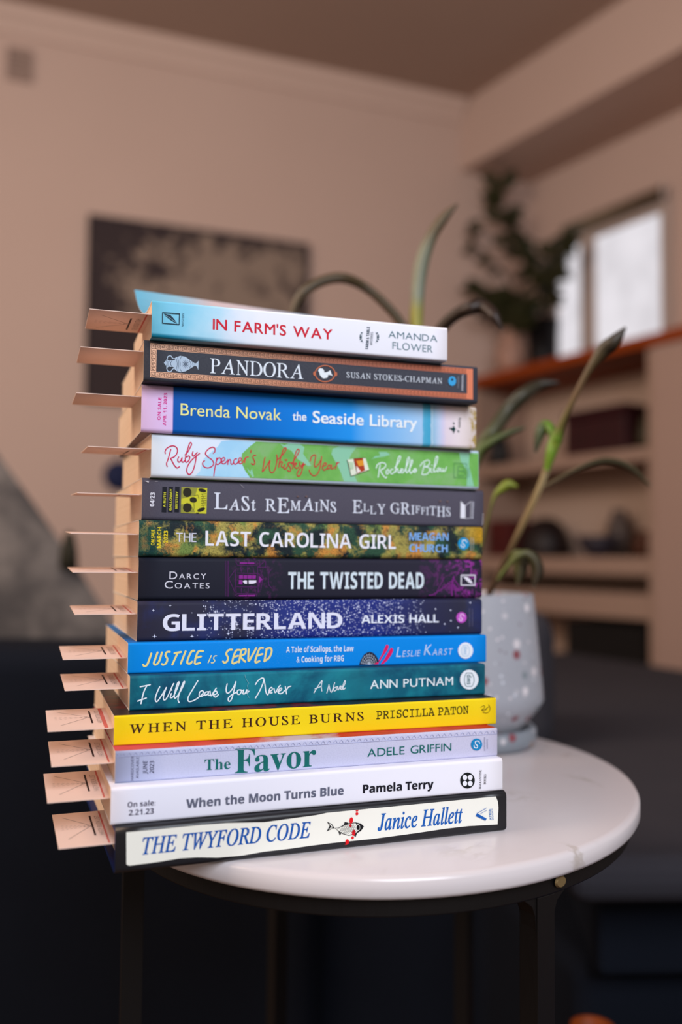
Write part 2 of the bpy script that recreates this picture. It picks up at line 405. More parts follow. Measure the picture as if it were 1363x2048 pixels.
h = wall_pt(236, 985); hs = thing('wall_ornament', (h.x, h.y, h.z), 'small dark blue ornament on the back wall just left of the books', 'ornament', rotz=ang)
mb = MB(); mb.lathe([(0.0, -0.004), (0.05, -0.004), (0.055, -0.012), (0.045, -0.022), (0, -0.026)], 24)
o = mb.build('disc', flat((30, 36, 66)), hs); o.rotation_euler = (-math.pi / 2, 0, 0); o.location = (0, 0, 0.06)
mb = MB(); mb.tube([(0, -0.004, 0.11), (0, -0.004, 0.16)], 0.002, 6); mb.build('hanging_cord', flat((60, 50, 48)), hs)

# ------------------------------------------------------------------ sofa, cushion and floor things
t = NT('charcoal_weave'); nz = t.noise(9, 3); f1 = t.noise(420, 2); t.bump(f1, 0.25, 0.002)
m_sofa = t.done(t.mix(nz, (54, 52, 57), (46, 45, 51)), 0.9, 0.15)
m_sofa_shaded = NT('shaded_weave'); m_sofa_shaded.bump(m_sofa_shaded.noise(420, 2), 0.25, 0.002); m_sofa_shaded = m_sofa_shaded.done(m_sofa_shaded.mix(m_sofa_shaded.noise(7, 3), (20, 24, 33), (15, 18, 26)), 0.95, 0.08)  # sofa fabric coloured near-black to stand in for light blocked low down
sofa = thing('sofa', (0.3, 1.3, 0), 'large charcoal fabric sofa behind the round table', 'sofa')
so = Vector(sofa.location)
def sbox(name, poly, z0, z1, bev, mat=m_sofa):
    mb = MB(); mb.prism([(x - so.x, y - so.y) for x, y in poly], z0, z1); return mb.build(name, mat, sofa, bevel=bev, bseg=4)
sbox('base', [(-1.6, 1.20), (0.19, 1.20), (0.24, 0.93), (0.98, 0.97), (1.06, 1.60), (0.78, 2.30), (-1.6, 2.02)], 0.07, 0.30, 0.02, m_sofa_shaded)
sbox('seat_deck', [(0.25, 0.90), (0.98, 0.94), (1.08, 1.60), (0.84, 2.18), (0.64, 2.62), (0.43, 2.48)], 0.30, 0.392, 0.01, m_sofa_shaded)
sbox('seat_cushion', [(0.205, 0.83), (1.02, 0.87), (1.12, 1.60), (0.88, 2.22), (0.66, 2.70), (0.40, 2.55)], 0.392, 0.436, 0.02)
sbox('seat_cushion', [(-1.6, 1.36), (0.19, 1.36), (0.37, 2.05), (-1.6, 2.05)], 0.30, 0.42, 0.03)
sbox('arm', [(-1.6, 1.17), (-0.02, 1.17), (-0.02, 1.35), (-1.6, 1.35)], 0.07, 0.585, 0.03, m_sofa_shaded)
sbox('back_cushion', [(-0.01, 1.30), (0.312, 1.30), (0.312, 1.47), (-0.01, 1.47)], 0.425, 0.632, 0.04)
for x, y in ((-1.5, 1.3), (0.9, 1.05), (0.75, 2.1), (-1.5, 1.9)):
    mb = MB(); mb.box((x - 0.03 - so.x, y - 0.03 - so.y, 0), (x + 0.03 - so.x, y + 0.03 - so.y, 0.075)); mb.build('foot', flat((14, 11, 10)), sofa)
# grey mottled cushion leaning at the left
t = NT('grey_marl'); n1 = t.noise(12, 4, None, 0.6, 0.4); t.bump(t.noise(160, 3), 0.5, 0.004)
m_marl = t.done(t.mix(t.step(n1, 0.35, 0.68), (70, 66, 65), (108, 101, 97)), 0.95, 0.1)
cu = thing('throw_cushion', (-0.80, 1.60, 0.42), 'grey mottled cushion at the left behind the dark sofa arm', 'cushion')
NS = 24; vs = []; fs = []
Q4 = [(-0.62, 0.0), (0.50, 0.0), (0.185, 0.475), (-0.62, 0.56)]       # slumped outline: wide base, one shoulder
for side in (-1, 1):
    for i in range(NS + 1):
        for j in range(NS + 1):
            u, v_ = i / NS, j / NS
            uu, vv = u * 2 - 1, v_ * 2 - 1
            th_ = (max(0, (1 - uu ** 2) * (1 - vv ** 2))) ** 0.45 * 0.085
            x = (Q4[0][0] * (1 - u) + Q4[1][0] * u) * (1 - v_) + (Q4[3][0] * (1 - u) + Q4[2][0] * u) * v_
            z = (Q4[0][1] * (1 - u) + Q4[1][1] * u) * (1 - v_) + (Q4[3][1] * (1 - u) + Q4[2][1] * u) * v_
            x += 0.015 * math.sin(v_ * math.pi) * (1 if u > 0.5 else -1) * abs(uu); z += 0.02 * math.sin(u * math.pi) * v_
            vs.append((x, side * th_, z))
    o_ = 0 if side < 0 else (NS + 1) ** 2
    for i in range(NS):
        for j in range(NS):
            q = (o_ + i * (NS + 1) + j, o_ + (i + 1) * (NS + 1) + j, o_ + (i + 1) * (NS + 1) + j + 1, o_ + i * (NS + 1) + j + 1)
            fs.append(q if side < 0 else q[::-1])
mb = MB(); mb.add(vs, fs, 0, True); cub = mb.build('cushion_body', m_marl, cu)
tp = at(138, 1098, 1.58) - Vector(cu.location)
mb = MB(); mb.lathe([(0.0, 0.03), (0.008, 0.028), (0.010, 0.018), (0.014, 0.0), (0.016, -0.03), (0.010, -0.034), (0, -0.034)], 14, tuple(tp)); mb.build('tassel', flat((40, 37, 28)), cu)
# blue pouf and orange ball on the floor at the lower right
pf = thing('pouf', (0.365, 0.62, 0), 'deep blue pouf at the lower right corner below the sofa', 'pouf')
mb = MB(); mb.lathe([(0, 0), (0.13, 0), (0.152, 0.03), (0.160, 0.16), (0.157, 0.30), (0.14, 0.335), (0.05, 0.347), (0, 0.348)], 40); mb.build('cover', mottled('blue_cloth', (18, 28, 104), (14, 22, 84), 40, 0.9, 0.1), pf)
mb = MB(); mb.lathe([(0, 0.352), (0.010, 0.351), (0.013, 0.346), (0.012, 0.341)], 16); mb.build('button', flat((16, 20, 58)), pf)
vz = thing('orange_vase', (0.236, 0.865, 0), 'slim orange vase at the bottom edge beside the table leg', 'vase')
mb = MB(); mb.lathe([(0, 0), (0.024, 0), (0.030, 0.02), (0.034, 0.10), (0.028, 0.19), (0.018, 0.235), (0.020, 0.275), (0.016, 0.275), (0.014, 0.235), (0, 0.2)], 28); mb.build('body', mottled('orange_glaze', (150, 66, 18), (126, 54, 14), 30, 0.5), vz)

# ------------------------------------------------------------------ round marble side table
TZ = 0.55; TC = Vector((0.0285, 0.6635)); TR = 1.0
TU, TV = Vector((0.1776, 0.9841)), Vector((0.9841, -0.1776)); TA, TB = 0.215, 0.1777
def tpt(phi, k=1.0, inset=0.0):           # point on the table edge (or a smaller copy of it)
    a = math.radians(phi); return TU * ((TA - inset) * k * math.cos(a)) + TV * ((TB - inset) * k * math.sin(a))
def rim(mb, prof, seg=128, smooth=True):  # prof: (inset from the edge, z)
    vs = []; fs = []; m = len(prof)
    for k in range(seg):
        for ins, z in prof:
            p = tpt(360.0 * k / seg, 1.0 if ins < 0.15 else 0.0, ins); vs.append((p.x, p.y, z))
    for k in range(seg):
        k2 = (k + 1) % seg
        for i in range(m - 1): fs.append((k * m + i, k * m + i + 1, k2 * m + i + 1, k2 * m + i))
    mb.add(vs, fs, 0, smooth)
tab = thing('side_table', (TC.x, TC.y, 0), 'round side table with white marble top and black metal legs', 'table')
t = NT('white_marble')
n1 = t.noise(7, 5, None, 0.6, 1.2); vein = t.math('ABSOLUTE', t.math('SUBTRACT', n1, 0.5)); vm = t.step(vein, 0.0, 0.035)
patch = t.step(t.noise(9, 3), 0.52, 0.72); col = t.mix(t.math('MULTIPLY', t.math('SUBTRACT', 1.0, vm), patch), (216, 209, 211), (160, 146, 128))
col = t.mix(t.math('MULTIPLY', t.step(t.noise(14, 4), 0.55, 0.8), 0.35), col, (196, 188, 190))
m_marble = t.done(col, 0.22, 0.5)
mb = MB(); TH = 0.0125
rim(mb, [(0.2, TZ - TH), (0.004, TZ - TH), (0.001, TZ - TH + 0.001), (0, TZ - TH + 0.003), (0, TZ - 0.003), (0.0012, TZ - 0.0008), (0.004, TZ), (0.2, TZ)])
mb.build('table_top', m_marble, tab)
t = NT('black_metal'); t.bump(t.noise(300, 2, t.mapped((1, 1, 0.15))), 0.15, 0.001); m_black = t.done((13, 10, 10), 0.5, 0.25)
zt0 = TZ - TH; RI = 0.006
mb = MB(); rim(mb, [(RI + 0.012, zt0 - 0.0095), (RI, zt0 - 0.0095), (RI, zt0), (RI + 0.012, zt0), (RI + 0.012, zt0 - 0.0095)], 96, False); mb.build('frame_ring', m_black, tab, bevel=0.0008)
for ph_ in (140, 18.5, 239, 318):
    p = tpt(ph_, 1.0, RI + 0.0068); q0 = tpt(ph_ + 1) - tpt(ph_ - 1); a = math.atan2(-q0.x, q0.y)
    M = Matrix.Translation((p.x, p.y, 0)) @ Matrix.Rotation(a, 4, 'Z')
    mb = MB(); mb.box((-0.0065, -0.0065, 0.004), (0.0065, 0.0065, zt0 - 0.0095), 0, M)
    for s_ in (-1, 1):   # curved gussets where the leg meets the ring
        q = [(0.0065 * s_, zt0 - 0.0095), ((0.0065 + 0.008) * s_, zt0 - 0.0095), (0.0092 * s_, zt0 - 0.0135), (0.0072 * s_, zt0 - 0.0185), (0.0065 * s_, zt0 - 0.026)]
        vs = [M @ Vector((-0.0055, y, z)) for y, z in q] + [M @ Vector((0.0055, y, z)) for y, z in q]
        mb.add(vs, [(0,1,2,3,4), (9,8,7,6,5)] + [(i, (i+1) % 5, (i+1) % 5 + 5, i + 5) for i in range(5)])
    leg = mb.build('leg', m_black, tab, bevel=0.001)
    mb = MB(); mb.box((-0.007, -0.007, 0), (0.007, 0.007, 0.004), 0, M); mb.build('foot_pad', flat((16, 16, 16)), leg)
mb = MB(); c = tpt(137, 1.0, RI - 0.0012); q0 = tpt(138) - tpt(136); a = math.atan2(-q0.x, q0.y) + math.pi
if Vector((math.cos(a), math.sin(a))).dot(c) < 0: a += math.pi
M = Matrix.Translation((c.x, c.y, zt0 - 0.0035)) @ Matrix.Rotation(a + math.pi / 2, 4, 'Z') @ Matrix.Rotation(math.pi / 2, 4, 'X')
mb.add([M @ Vector((0.0042 * math.cos(k * math.pi / 10), 0.0032 * math.sin(k * math.pi / 10), 0)) for k in range(20)] + [M @ Vector((0.0035 * math.cos(k * math.pi / 10), 0.0026 * math.sin(k * math.pi / 10), 0.0012)) for k in range(20)],
       [(k, (k + 1) % 20, (k + 1) % 20 + 20, k + 20) for k in range(20)] + [tuple(range(20, 40))])
tag(mb.build('screw_head', flat((150, 128, 88), 0.35, 0.5, 0.6), tab), 'brass screw head')

# ------------------------------------------------------------------ terrazzo pot with a trailing plant
def terrazzo(name, a_, b_):
    t = NT(name); base = t.mix(t.noise(25, 3), a_, b_)
    for sc_, thr, thr2, cut, pal in ((75, 0.18, 0.36, 0.32, [(0.0, (128, 66, 74)), (0.3, (206, 200, 204)), (0.5, (150, 126, 114)), (0.66, (120, 130, 136)), (0.85, (214, 208, 212))]),
                                (170, 0.12, 0.30, 0.5, [(0.0, (206, 198, 204)), (0.4, (128, 122, 128)), (0.7, (202, 206, 216))])):
        vx = t.n('ShaderNodeTexVoronoi'); t.link(t.coord(), vx.inputs['Vector']); vx.inputs['Scale'].default_value = sc_
        hue = t.n('ShaderNodeSeparateColor'); t.link(vx.outputs['Color'], hue.inputs[0])
        chip = t.ramp(hue.outputs[0], pal, 'CONSTANT')
        keep = t.math('MULTIPLY', t.math('SUBTRACT', 1.0, t.step(vx.outputs['Distance'], thr, thr2)), t.math('GREATER_THAN', hue.outputs[1], cut))
        base = t.mix(keep, base, chip)
    return t.done(base, 0.5, 0.3)
m_terr = terrazzo('terrazzo', (148, 151, 159), (162, 164, 172)); m_terr2 = terrazzo('terrazzo_dark', (112, 120, 128), (132, 138, 146))
PC = Vector((0.110, 0.775)); PZ = TZ
pot = thing('potted_plant', (PC.x, PC.y, PZ), 'plant with long arching leaves in a grey speckled pot on the marble table', 'plant')
mb = MB(); mb.lathe([(0, 0), (0.050, 0), (0.0535, 0.002), (0.0545, 0.006), (0.0545, 0.014), (0.0525, 0.016), (0.048, 0.016), (0.047, 0.006), (0, 0.005)], 64); mb.build('saucer', m_terr2, pot)
mb = MB(); mb.lathe([(0, 0.006), (0.038, 0.006), (0.042, 0.014), (0.0565, 0.031), (0.0605, 0.038), (0.0602, 0.044), (0.0525, 0.124), (0.0515, 0.1255), (0.0485, 0.1255), (0.0478, 0.122), (0.049, 0.108), (0, 0.108)], 72); mb.build('pot', m_terr, pot)
mb = MB(); mb.lathe([(0, 0.1155), (0.02, 0.115), (0.040, 0.112), (0.0485, 0.110)], 36); mb.build('soil', mottled('soil', (44, 32, 24), (24, 17, 13), 120, 0.95, 0.1, 0.6), pot)
pl = Vector(pot.location)
def strap(name, path, widths, stops, thick=0.0007, tilt=0.0, label=None):
    pts = [tuple(at(x, y, z) - pl) for x, y, z in path]
    data = [p + (w,) for p, w in zip(pts, widths)]
    sp = smooth_path(data, 7); n = len(sp); mb = MB(); vs = []; fs = []
    for i, q in enumerate(sp):
        p = Vector(q[:3]); d = (Vector(sp[min(i + 1, n - 1)][:3]) - Vector(sp[max(i - 1, 0)][:3])).normalized()
        view = (p + pl - CAMV).normalized()
        side = d.cross(Vector((0.1, 1, 0.25 + tilt))).normalized(); nn = d.cross(side).normalized(); w = max(q[3], 0.0003) / 2
        vs += [p - side * w + nn * 0.12 * w, p - nn * thick, p + side * w + nn * 0.12 * w, p + nn * thick]
    for i in range(n - 1):
        for k in range(4): fs.append((i * 4 + k, i * 4 + (k + 1) % 4, i * 4 + 4 + (k + 1) % 4, i * 4 + 4 + k))
    fs += [(0, 1, 2, 3), ((n - 1) * 4 + 3, (n - 1) * 4 + 2, (n - 1) * 4 + 1, (n - 1) * 4)]
    mb.add(vs, fs, 0, True)
    me = mb.build(name, leaf_mat(stops, pts[0], pts[-1]), pot)
    if label: me['label'] = label
    return me
def leaf_mat(stops, a, b):
    t = NT('leaf'); a, b = Vector(a), Vector(b); d = b - a; L2 = d.length_squared
    dp = t.n('ShaderNodeVectorMath', operation='DOT_PRODUCT'); sub = t.n('ShaderNodeVectorMath', operation='SUBTRACT')
    t.link(t.coord(), sub.inputs[0]); sub.inputs[1].default_value = a; t.link(sub.outputs[0], dp.inputs[0]); dp.inputs[1].default_value = d / L2
    return t.done(t.mix(t.math('MULTIPLY', t.noise(60, 2), 0.3), t.ramp(dp.outputs['Value'], stops), (60, 50, 26)), 0.45, 0.4)
olive = [(0, (78, 70, 26)), (0.5, (60, 52, 22)), (1, (72, 58, 36))]
zc = 0.79
strap('leaf', [(905, 1180, .775), (860, 900, .79), (825, 700, .80), (800, 645, .80), (768, 607, .80), (730, 575, .80), (690, 557, .79), (650, 560, .785), (612, 580, .78), (592, 608, .78), (575, 655, .78)],
      [.005, .007, .008, .008, .008, .008, .009, .009, .009, .008, .003], olive)
strap('leaf', [(930, 1180, .775), (850, 900, .79), (833, 700, .80), (834, 600, .80), (842, 530, .80), (861, 475, .80), (887, 436, .80), (914, 408, .80)],
      [.006, .010, .012, .012, .013, .011, .009, .002], [(0, (110, 120, 40)), (0.55, (168, 166, 62)), (0.72, (150, 146, 70)), (0.76, (128, 136, 118)), (0.88, (110, 112, 90)), (0.93, (86, 70, 40)), (1, (80, 64, 40))])
strap('leaf', [(930, 1180, .775), (850, 850, .76), (862, 700, .75), (884, 655, .74), (910, 630, .73), (938, 617, .72), (962, 613, .72), (985, 630, .71), (1003, 660, .71)],
      [.005, .008, .009, .010, .010, .011, .012, .010, .003], [(0, (70, 90, 30)), (0.7, (84, 104, 44)), (0.9, (70, 84, 36)), (0.97, (44, 26, 22)), (1, (40, 24, 20))])
mb = MB(); sp = [at(x, y, z) - pl for x, y, z in ((968, 1205, .77), (985, 1172, .765), (1030, 1078, .75), (1072, 990, .74), (1098, 925, .73), (1112, 880, .725))]
spp = smooth_path([tuple(p) for p in sp], 5); nsp = len(spp)
mb.tube(spp, [0.0026 + 0.0006 * (i / nsp) for i in range(nsp)], 10)
mb.build('stem', leaf_mat([(0, (70, 44, 34)), (0.35, (92, 70, 44)), (0.62, (150, 126, 84)), (0.85, (170, 154, 116)), (0.93, (110, 128, 40)), (1, (112, 138, 38))], spp[0], spp[-1]), pot)
strap('leaf', [(1092, 940, .728), (1101, 905, .725), (1110, 880, .725), (1126, 840, .72), (1150, 790, .715), (1178, 738, .71), (1206, 700, .705), (1226, 684, .70), (1250, 655, .70)],
      [.005, .009, .010, .0055, .005, .006, .011, .011, .002], [(0, (110, 140, 36)), (0.2, (108, 146, 38)), (0.28, (104, 96, 46)), (0.5, (110, 82, 52)), (0.75, (84, 70, 44)), (0.85, (56, 48, 36)), (1, (52, 44, 36))])
strap('leaf', [(1112, 885, .725), (1100, 860, .73), (1088, 852, .735), (1078, 868, .735), (1070, 905, .735)], [.006, .008, .010, .009, .002], [(0, (96, 140, 36)), (0.4, (70, 84, 40)), (1, (40, 42, 28))])
strap('leaf', [(1085, 975, .74), (1115, 958, .75), (1145, 942, .76), (1185, 926, .77), (1220, 922, .78), (1260, 936, .79), (1300, 972, .80)], [.003, .004, .004, .005, .006, .006, .002], [(0, (96, 80, 56)), (0.5, (58, 54, 34)), (1, (72, 64, 44))])
strap('leaf', [(905, 1185, .78), (925, 1000, .80), (958, 900, .82), (985, 862, .82), (1015, 820, .83), (1048, 788, .83), (1080, 770, .84), (1118, 765, .84)], [.006, .010, .012, .013, .014, .013, .010, .002], [(0, (70, 84, 40)), (0.55, (84, 92, 44)), (0.72, (66, 66, 46)), (1, (40, 34, 28))])
strap('leaf', [(920, 1185, .77), (935, 1000, .78), (950, 915, .79), (980, 885, .79), (1020, 865, .79), (1050, 855, .79)], [.005, .008, .009, .007, .006, .002], [(0, (80, 100, 40)), (0.7, (98, 116, 52)), (1, (60, 66, 40))])
strap('leaf', [(940, 1185, .76), (965, 1080, .76), (985, 1000, .76), (1000, 980, .76), (1016, 970, .76), (1034, 974, .76)], [.003, .003, .003, .007, .009, .003], [(0, (80, 70, 40)), (0.75, (90, 90, 34)), (0.9, (124, 136, 34)), (1, (120, 132, 34))])
strap('leaf', [(995, 1160, .76), (1018, 1125, .755), (1032, 1110, .75), (1040, 1116, .75), (1040, 1140, .75), (1034, 1170, .75)], [.003, .005, .009, .012, .011, .002], [(0, (104, 112, 52)), (0.5, (96, 104, 46)), (1, (60, 54, 34))])
strap('leaf', [(1000, 1150, .745), (1028, 1118, .74), (1050, 1108, .74), (1068, 1122, .74), (1074, 1145, .74), (1066, 1175, .74)], [.003, .005, .008, .010, .010, .002], [(0, (110, 118, 56)), (0.5, (80, 76, 44)), (1, (48, 38, 26))])

# ------------------------------------------------------------------ books
m_inner = flat((236, 232, 226), 0.7)
t = NT('page_edges'); X, Y, Z = t.xyz()[0], t.xyz()[1], t.xyz()[2]
ln = t.noise(1.0, 2, t.mapped((3, 3, 5200))); t.bump(ln, 0.35, 0.0002)
blot = t.noise(45, 3)
m_pages = t.done(t.mix(t.step(ln, 0.35, 0.7), t.mix(blot, (226, 200, 176), (218, 190, 164)), (240, 218, 196)), 0.85, 0.15)

class Book:
    def __init__(s, name, X, Y, th, L, t_, D, zb, r, label, spine_mat, board_mat, inner=None, curl=0.0, cov=0.00035, hard=False):
        s.L, s.t, s.r = L, t_, r; th = math.radians(th)
        s.o = Vector((X, Y, zb)); s.ex = Vector((math.cos(th), math.sin(th), 0)); s.ey = Vector((-math.sin(th), math.cos(th), 0))
        s.root = thing(name, s.o, label, 'book', rotz=th, group='books in the stack on the marble table')
        s.layer = 0
        def outline(inset):
            pts = []; rr = max(r - inset, 0.0003)
            pts.append((D, inset, 'b')); K = 6
            for k in range(K + 1):
                a = -math.pi / 2 - k * math.pi / 2 / K; pts.append((r + rr * math.cos(a), r + rr * math.sin(a), 's'))
            for k in range(K + 1):
                a = math.pi - k * math.pi / 2 / K; pts.append((r + rr * math.cos(a), t_ - r + rr * math.sin(a), 's'))
            for k in range(1, 9): pts.append((r + (D - r) * k / 8, t_ - inset, 'b'))
            return pts
        po, pi_ = outline(0), outline(cov); n = len(po); NX = 14
        vs = []
        for i in range(NX + 1):
            x = L * i / NX
            for pts in (po, pi_):
                for (y, z, k) in pts:
                    dz = 0
                    if curl and z > t_ * 0.6 and y > r:
                        q = (y - r) / (D - r); dz = curl * q ** 2.2 * (1 - 0.25 * (x / L)) - 0.0015 * math.sin(q * math.pi) * (1 if q < .5 else .3)
                        dz = max(dz, 0) if q < 0.3 else dz
                    vs.append((x, y, z + dz))
        mb = MB(); fo = []; fb = []; fi = []
        st = 2 * n
        for i in range(NX):
            for j in range(n - 1):
                q = (i * st + j, i * st + j + 1, (i + 1) * st + j + 1, (i + 1) * st + j)
                (fb if (po[j][2] == 'b' or po[j + 1][2] == 'b') and not (j == 0 and False) else fo).append(q[::-1])
                fi.append((i * st + n + j, i * st + n + j + 1, (i + 1) * st + n + j + 1, (i + 1) * st + n + j))
            fi.append((i * st + 0, (i + 1) * st, (i + 1) * st + n, i * st + n)); fi.append((i * st + n - 1, i * st + 2 * n - 1, (i + 1) * st + 2 * n - 1, (i + 1) * st + n - 1))
        for i in (0, NX):
            for j in range(n - 1): fi.append((i * st + j, i * st + j + 1, i * st + n + j + 1, i * st + n + j))
        mb.add(vs, fo, 0, True); b0 = len(mb.v)
        for f in fb: mb.f.append(f); mb.mi.append(1); mb.sm.append(False)
        for f in fi: mb.f.append(f); mb.mi.append(2); mb.sm.append(False)
        s.cover = mb.build('cover', [spine_mat, board_mat, inner or m_inner], s.root)
        # page block
        ins = 0.0035 if hard else 0.0004; g = cov + 0.00005
        mb = MB(); K = 5; rr = max(r - cov, 0.0006); pr = [(D - (0.004 if hard else 0.0008), g)]
        for k in range(K + 1):
            a = -math.pi / 2 - k * math.pi / 2 / K; pr.append((g + rr + rr * math.cos(a), g + rr + rr * math.sin(a)))
        for k in range(K + 1):
            a = math.pi - k * math.pi / 2 / K; pr.append((g + rr + rr * math.cos(a), t_ - g - rr + rr * math.sin(a)))
        pr.append((D - (0.004 if hard else 0.0008), t_ - g)); m = len(pr)
        vv = [(ins, y, z) for y, z in pr] + [(L - ins, y, z) for y, z in pr]
        mb.add(vv, [tuple(range(m))[::-1], tuple(range(m, 2 * m))] + [(j, (j + 1) % m, (j + 1) % m + m, j + m) for j in range(m)])
        s.pages = mb.build('page_block', m_pages, s.root)
        if hard:
            mb = MB(); mb.box((0.0018, 0.006, cov), (0.0035, 0.012, t_ - cov)); mb.build('headband', flat((40, 60, 120)), s.root)
    def S(s, p):                            # photo point -> place on the spine (along, up)
        q = on_plane(p[0], p[1], s.o, s.ey) - s.o
        return (q.dot(s.ex), q.z)
    def U(s, x): return s.S((x, 1100))[0] / s.L
    def clampuv(s, u, v, e=0.0003): return (min(max(u, e), s.L - e), min(max(v, s.r * 0.75), s.t - s.r * 0.75))
    def y(s): s.layer += 1; return -0.00007 * s.layer - 0.00003
    def put(s, part, polys, mats, label=None):
        mb = MB(); y = s.y(); my = 0
        for k, (vs, fs, mi) in enumerate(polys):
            mb.add([(q[0], y - 0.00006 * mi - (q[2] if len(q) > 2 else 0.0), q[1]) for q in vs], fs, mi)
        o = mb.build(part, mats, s.root)
        if label: o['label'] = label
        return o
    def text(s, items, part='title'):
        """items: (string, style, colour, A, B, cap) with optional dict: C (cap top at A), off, chars, ref, shear"""
        polys = []; cols = []
        for it in items:
            st, style, col, A, B, cap = it[:6]; kw = it[6] if len(it) > 6 else {}
            if col not in cols: cols.append(col)
            vs, fs = s._layout(st, style, kw)
            C = kw.get('C') or (A[0], A[1] - cap)
            a, b, c = s.S(A), s.S(B), s.S(C)
            vs = [v if len(v) == 3 else (*v, 0.0) for v in vs]; x0 = min(v[0] for v in vs); x1 = max(v[0] for v in vs); H = cap_height(style, kw.get('ref', 'H')) if 'chars' not in kw else 1.0
            ux, uy = b[0] - a[0], b[1] - a[1]; wx, wy = c[0] - a[0], c[1] - a[1]
            if not kw.get('C'): wx = 0
            wx2 = kw.get('shear', 0.0) * wy
            out = []
            for x, y, dz in vs:
                f = (x - x0) / (x1 - x0); g = y / H
                out.append((a[0] + ux * f + (wx + wx2) * g, a[1] + uy * f + wy * g, dz))
            fl = (ux * wy - uy * wx) < 0
            polys.append((out, fs, cols.index(col)))
        return s.put(part, polys, [flat(c) for c in cols])
    def _layout(s, st, style, kw):
        off = kw.get('off', 0.0)
        if 'chars' not in kw:
            vs, fs = glyphs(st, style, off)
            sp = kw.get('sp')
            if sp:
                out = []; ff = []; x = 0
                for ch in st:
                    if ch == ' ': x += 0.28 + sp; continue
                    g, f = glyphs(ch, style, off); a = min(q[0] for q in g); o = len(out)
                    out += [(q[0] - a + x, *q[1:]) for q in g]; ff += [tuple(i + o for i in p) for p in f]
                    x += max(q[0] for q in g) - a + sp
                return out, ff
            return vs, fs
        out = []; ff = []; x = 0      # chars: list of (height, rise) in units of the cap
        for ch, (h, d) in zip(st, kw['chars']):
            if ch == ' ': x += h; continue
            g, f = glyphs(ch, style, off); H = max(q[1] for q in g) if ch in 'tld' else cap_height(style); k = h / H
            a = min(q[0] for q in g); o = len(out)
            out += [((q[0] - a) * k + x, q[1] * k + d, *q[2:]) for q in g]; ff += [tuple(i + o for i in p) for p in f]
            x += (max(q[0] for q in g) - a) * k + kw.get('gap', 0.1)
        return out, ff
    def ribbon(s, px, w, mi=0, sub=5):
        """stroke through photo points, w photo pixels wide -> polygons on the spine"""
        pts = [Vector(s.S(p)) for p in smooth_path(px, sub)]; hw = w * 0.5 * 0.00027
        pts = [Vector(s.clampuv(*p)) for p in pts]
        vs = []; fs = []; n = len(pts); s.rc = getattr(s, 'rc', 0) + 1; base = 9e-6 * (s.rc % 4)
        for i, p in enumerate(pts):
            d = pts[min(i + 1, n - 1)] - pts[max(i - 1, 0)]; d = d.normalized() if d.length > 1e-9 else Vector((1, 0)); q = Vector((-d.y, d.x)) * hw
            dz = base + 1.6e-5 * i / n; vs += [(*(p + q), dz), (*(p - q), dz)]
        for i in range(n - 1): fs.append((2 * i, 2 * i + 1, 2 * i + 3, 2 * i + 2))
        for p, dz in ((pts[0], base - 4e-6), (pts[-1], base + 2e-5)):
            o = len(vs); vs += [(*(p + Vector((math.cos(k * math.pi / 4), math.sin(k * math.pi / 4))) * hw), dz) for k in range(8)]; fs.append(tuple(range(o, o + 8)))
        return (vs, fs, mi)
    def poly(s, px, mi=0):
        vs = [s.clampuv(*s.S(p)) for p in px]; return (vs, [tuple(range(len(vs)))], mi)
    def oval(s, c, rx, ry, mi=0, n=28, a0=0.0, rot=0.0):
        px = [(c[0] + rx * math.cos(2 * math.pi * k / n) * math.cos(rot) - ry * math.sin(2 * math.pi * k / n) * math.sin(rot),
               c[1] + rx * math.cos(2 * math.pi * k / n) * math.sin(rot) + ry * math.sin(2 * math.pi * k / n) * math.cos(rot)) for k in range(n)]
        return s.poly(px, mi)
    def each(s, part, groups, col):
        l0 = s.layer
        for g in groups: s.layer = l0; s.put(part, g, [flat(col)])
    def strokes(s, part, lst, w, col, f=None):
        polys = [s.ribbon([f(*p) if f else p for p in st], w) for st in lst]
        return s.put(part, polys, [flat(col)])
def UP(A, d): return {'C': (A[0] - d, A[1])}

D_ = 0.138
#        name       X       Y       th    L      t
DATA = [('twyford', -0.1077, 0.4482, 20.74, 0.2169, 0.0221), ('moon', -0.1112, 0.4519, 19.99, 0.2174, 0.0183), ('favor', -0.1115, 0.4604, 19.52, 0.2150, 0.0159),
        ('house', -0.1155, 0.4729, 19.10, 0.2203, 0.0153), ('iwill', -0.1112, 0.4879, 19.44, 0.2115, 0.0184), ('justice', -0.1145, 0.4964, 19.25, 0.2171, 0.0168),
        ('glitter', -0.1112, 0.5026, 19.28, 0.2115, 0.0222), ('twisted', -0.1123, 0.5084, 19.54, 0.2143, 0.0245), ('carolina', -0.1121, 0.5068, 19.69, 0.2145, 0.0205),
        ('remains', -0.1126, 0.5147, 20.00, 0.2178, 0.0243), ('ruby', -0.1073, 0.5125, 20.08, 0.2082, 0.0251), ('seaside', -0.1123, 0.5076, 18.96, 0.2089, 0.0271),
        ('pandora', -0.1095, 0.4985, 18.37, 0.2042, 0.0230), ('farm', -0.1044, 0.4932, 18.06, 0.1767, 0.0206)]
GEO = {}; zb = TZ + 0.0001
for n_, X_, Y_, th_, L_, t_ in DATA:
    GEO[n_] = (X_, Y_, th_, L_, t_, zb); zb += t_
def uof(n_):                                # fraction along the spine of a photo column
    X_, Y_, th_, L_, t_, z_ = GEO[n_]; th = math.radians(th_)
    o = Vector((X_, Y_, z_)); ex = Vector((math.cos(th), math.sin(th), 0)); ey = Vector((-math.sin(th), math.cos(th), 0))
    return lambda x: (on_plane(x, 1100, o, ey) - o).dot(ex) / L_
def make(key, label, spine, board, r=0.0016, D=D_, **k):
    X_, Y_, th_, L_, t_, z_ = GEO[key]
    return Book('book', X_, Y_, th_, L_, t_, D, z_, r, label, spine, board, **k)
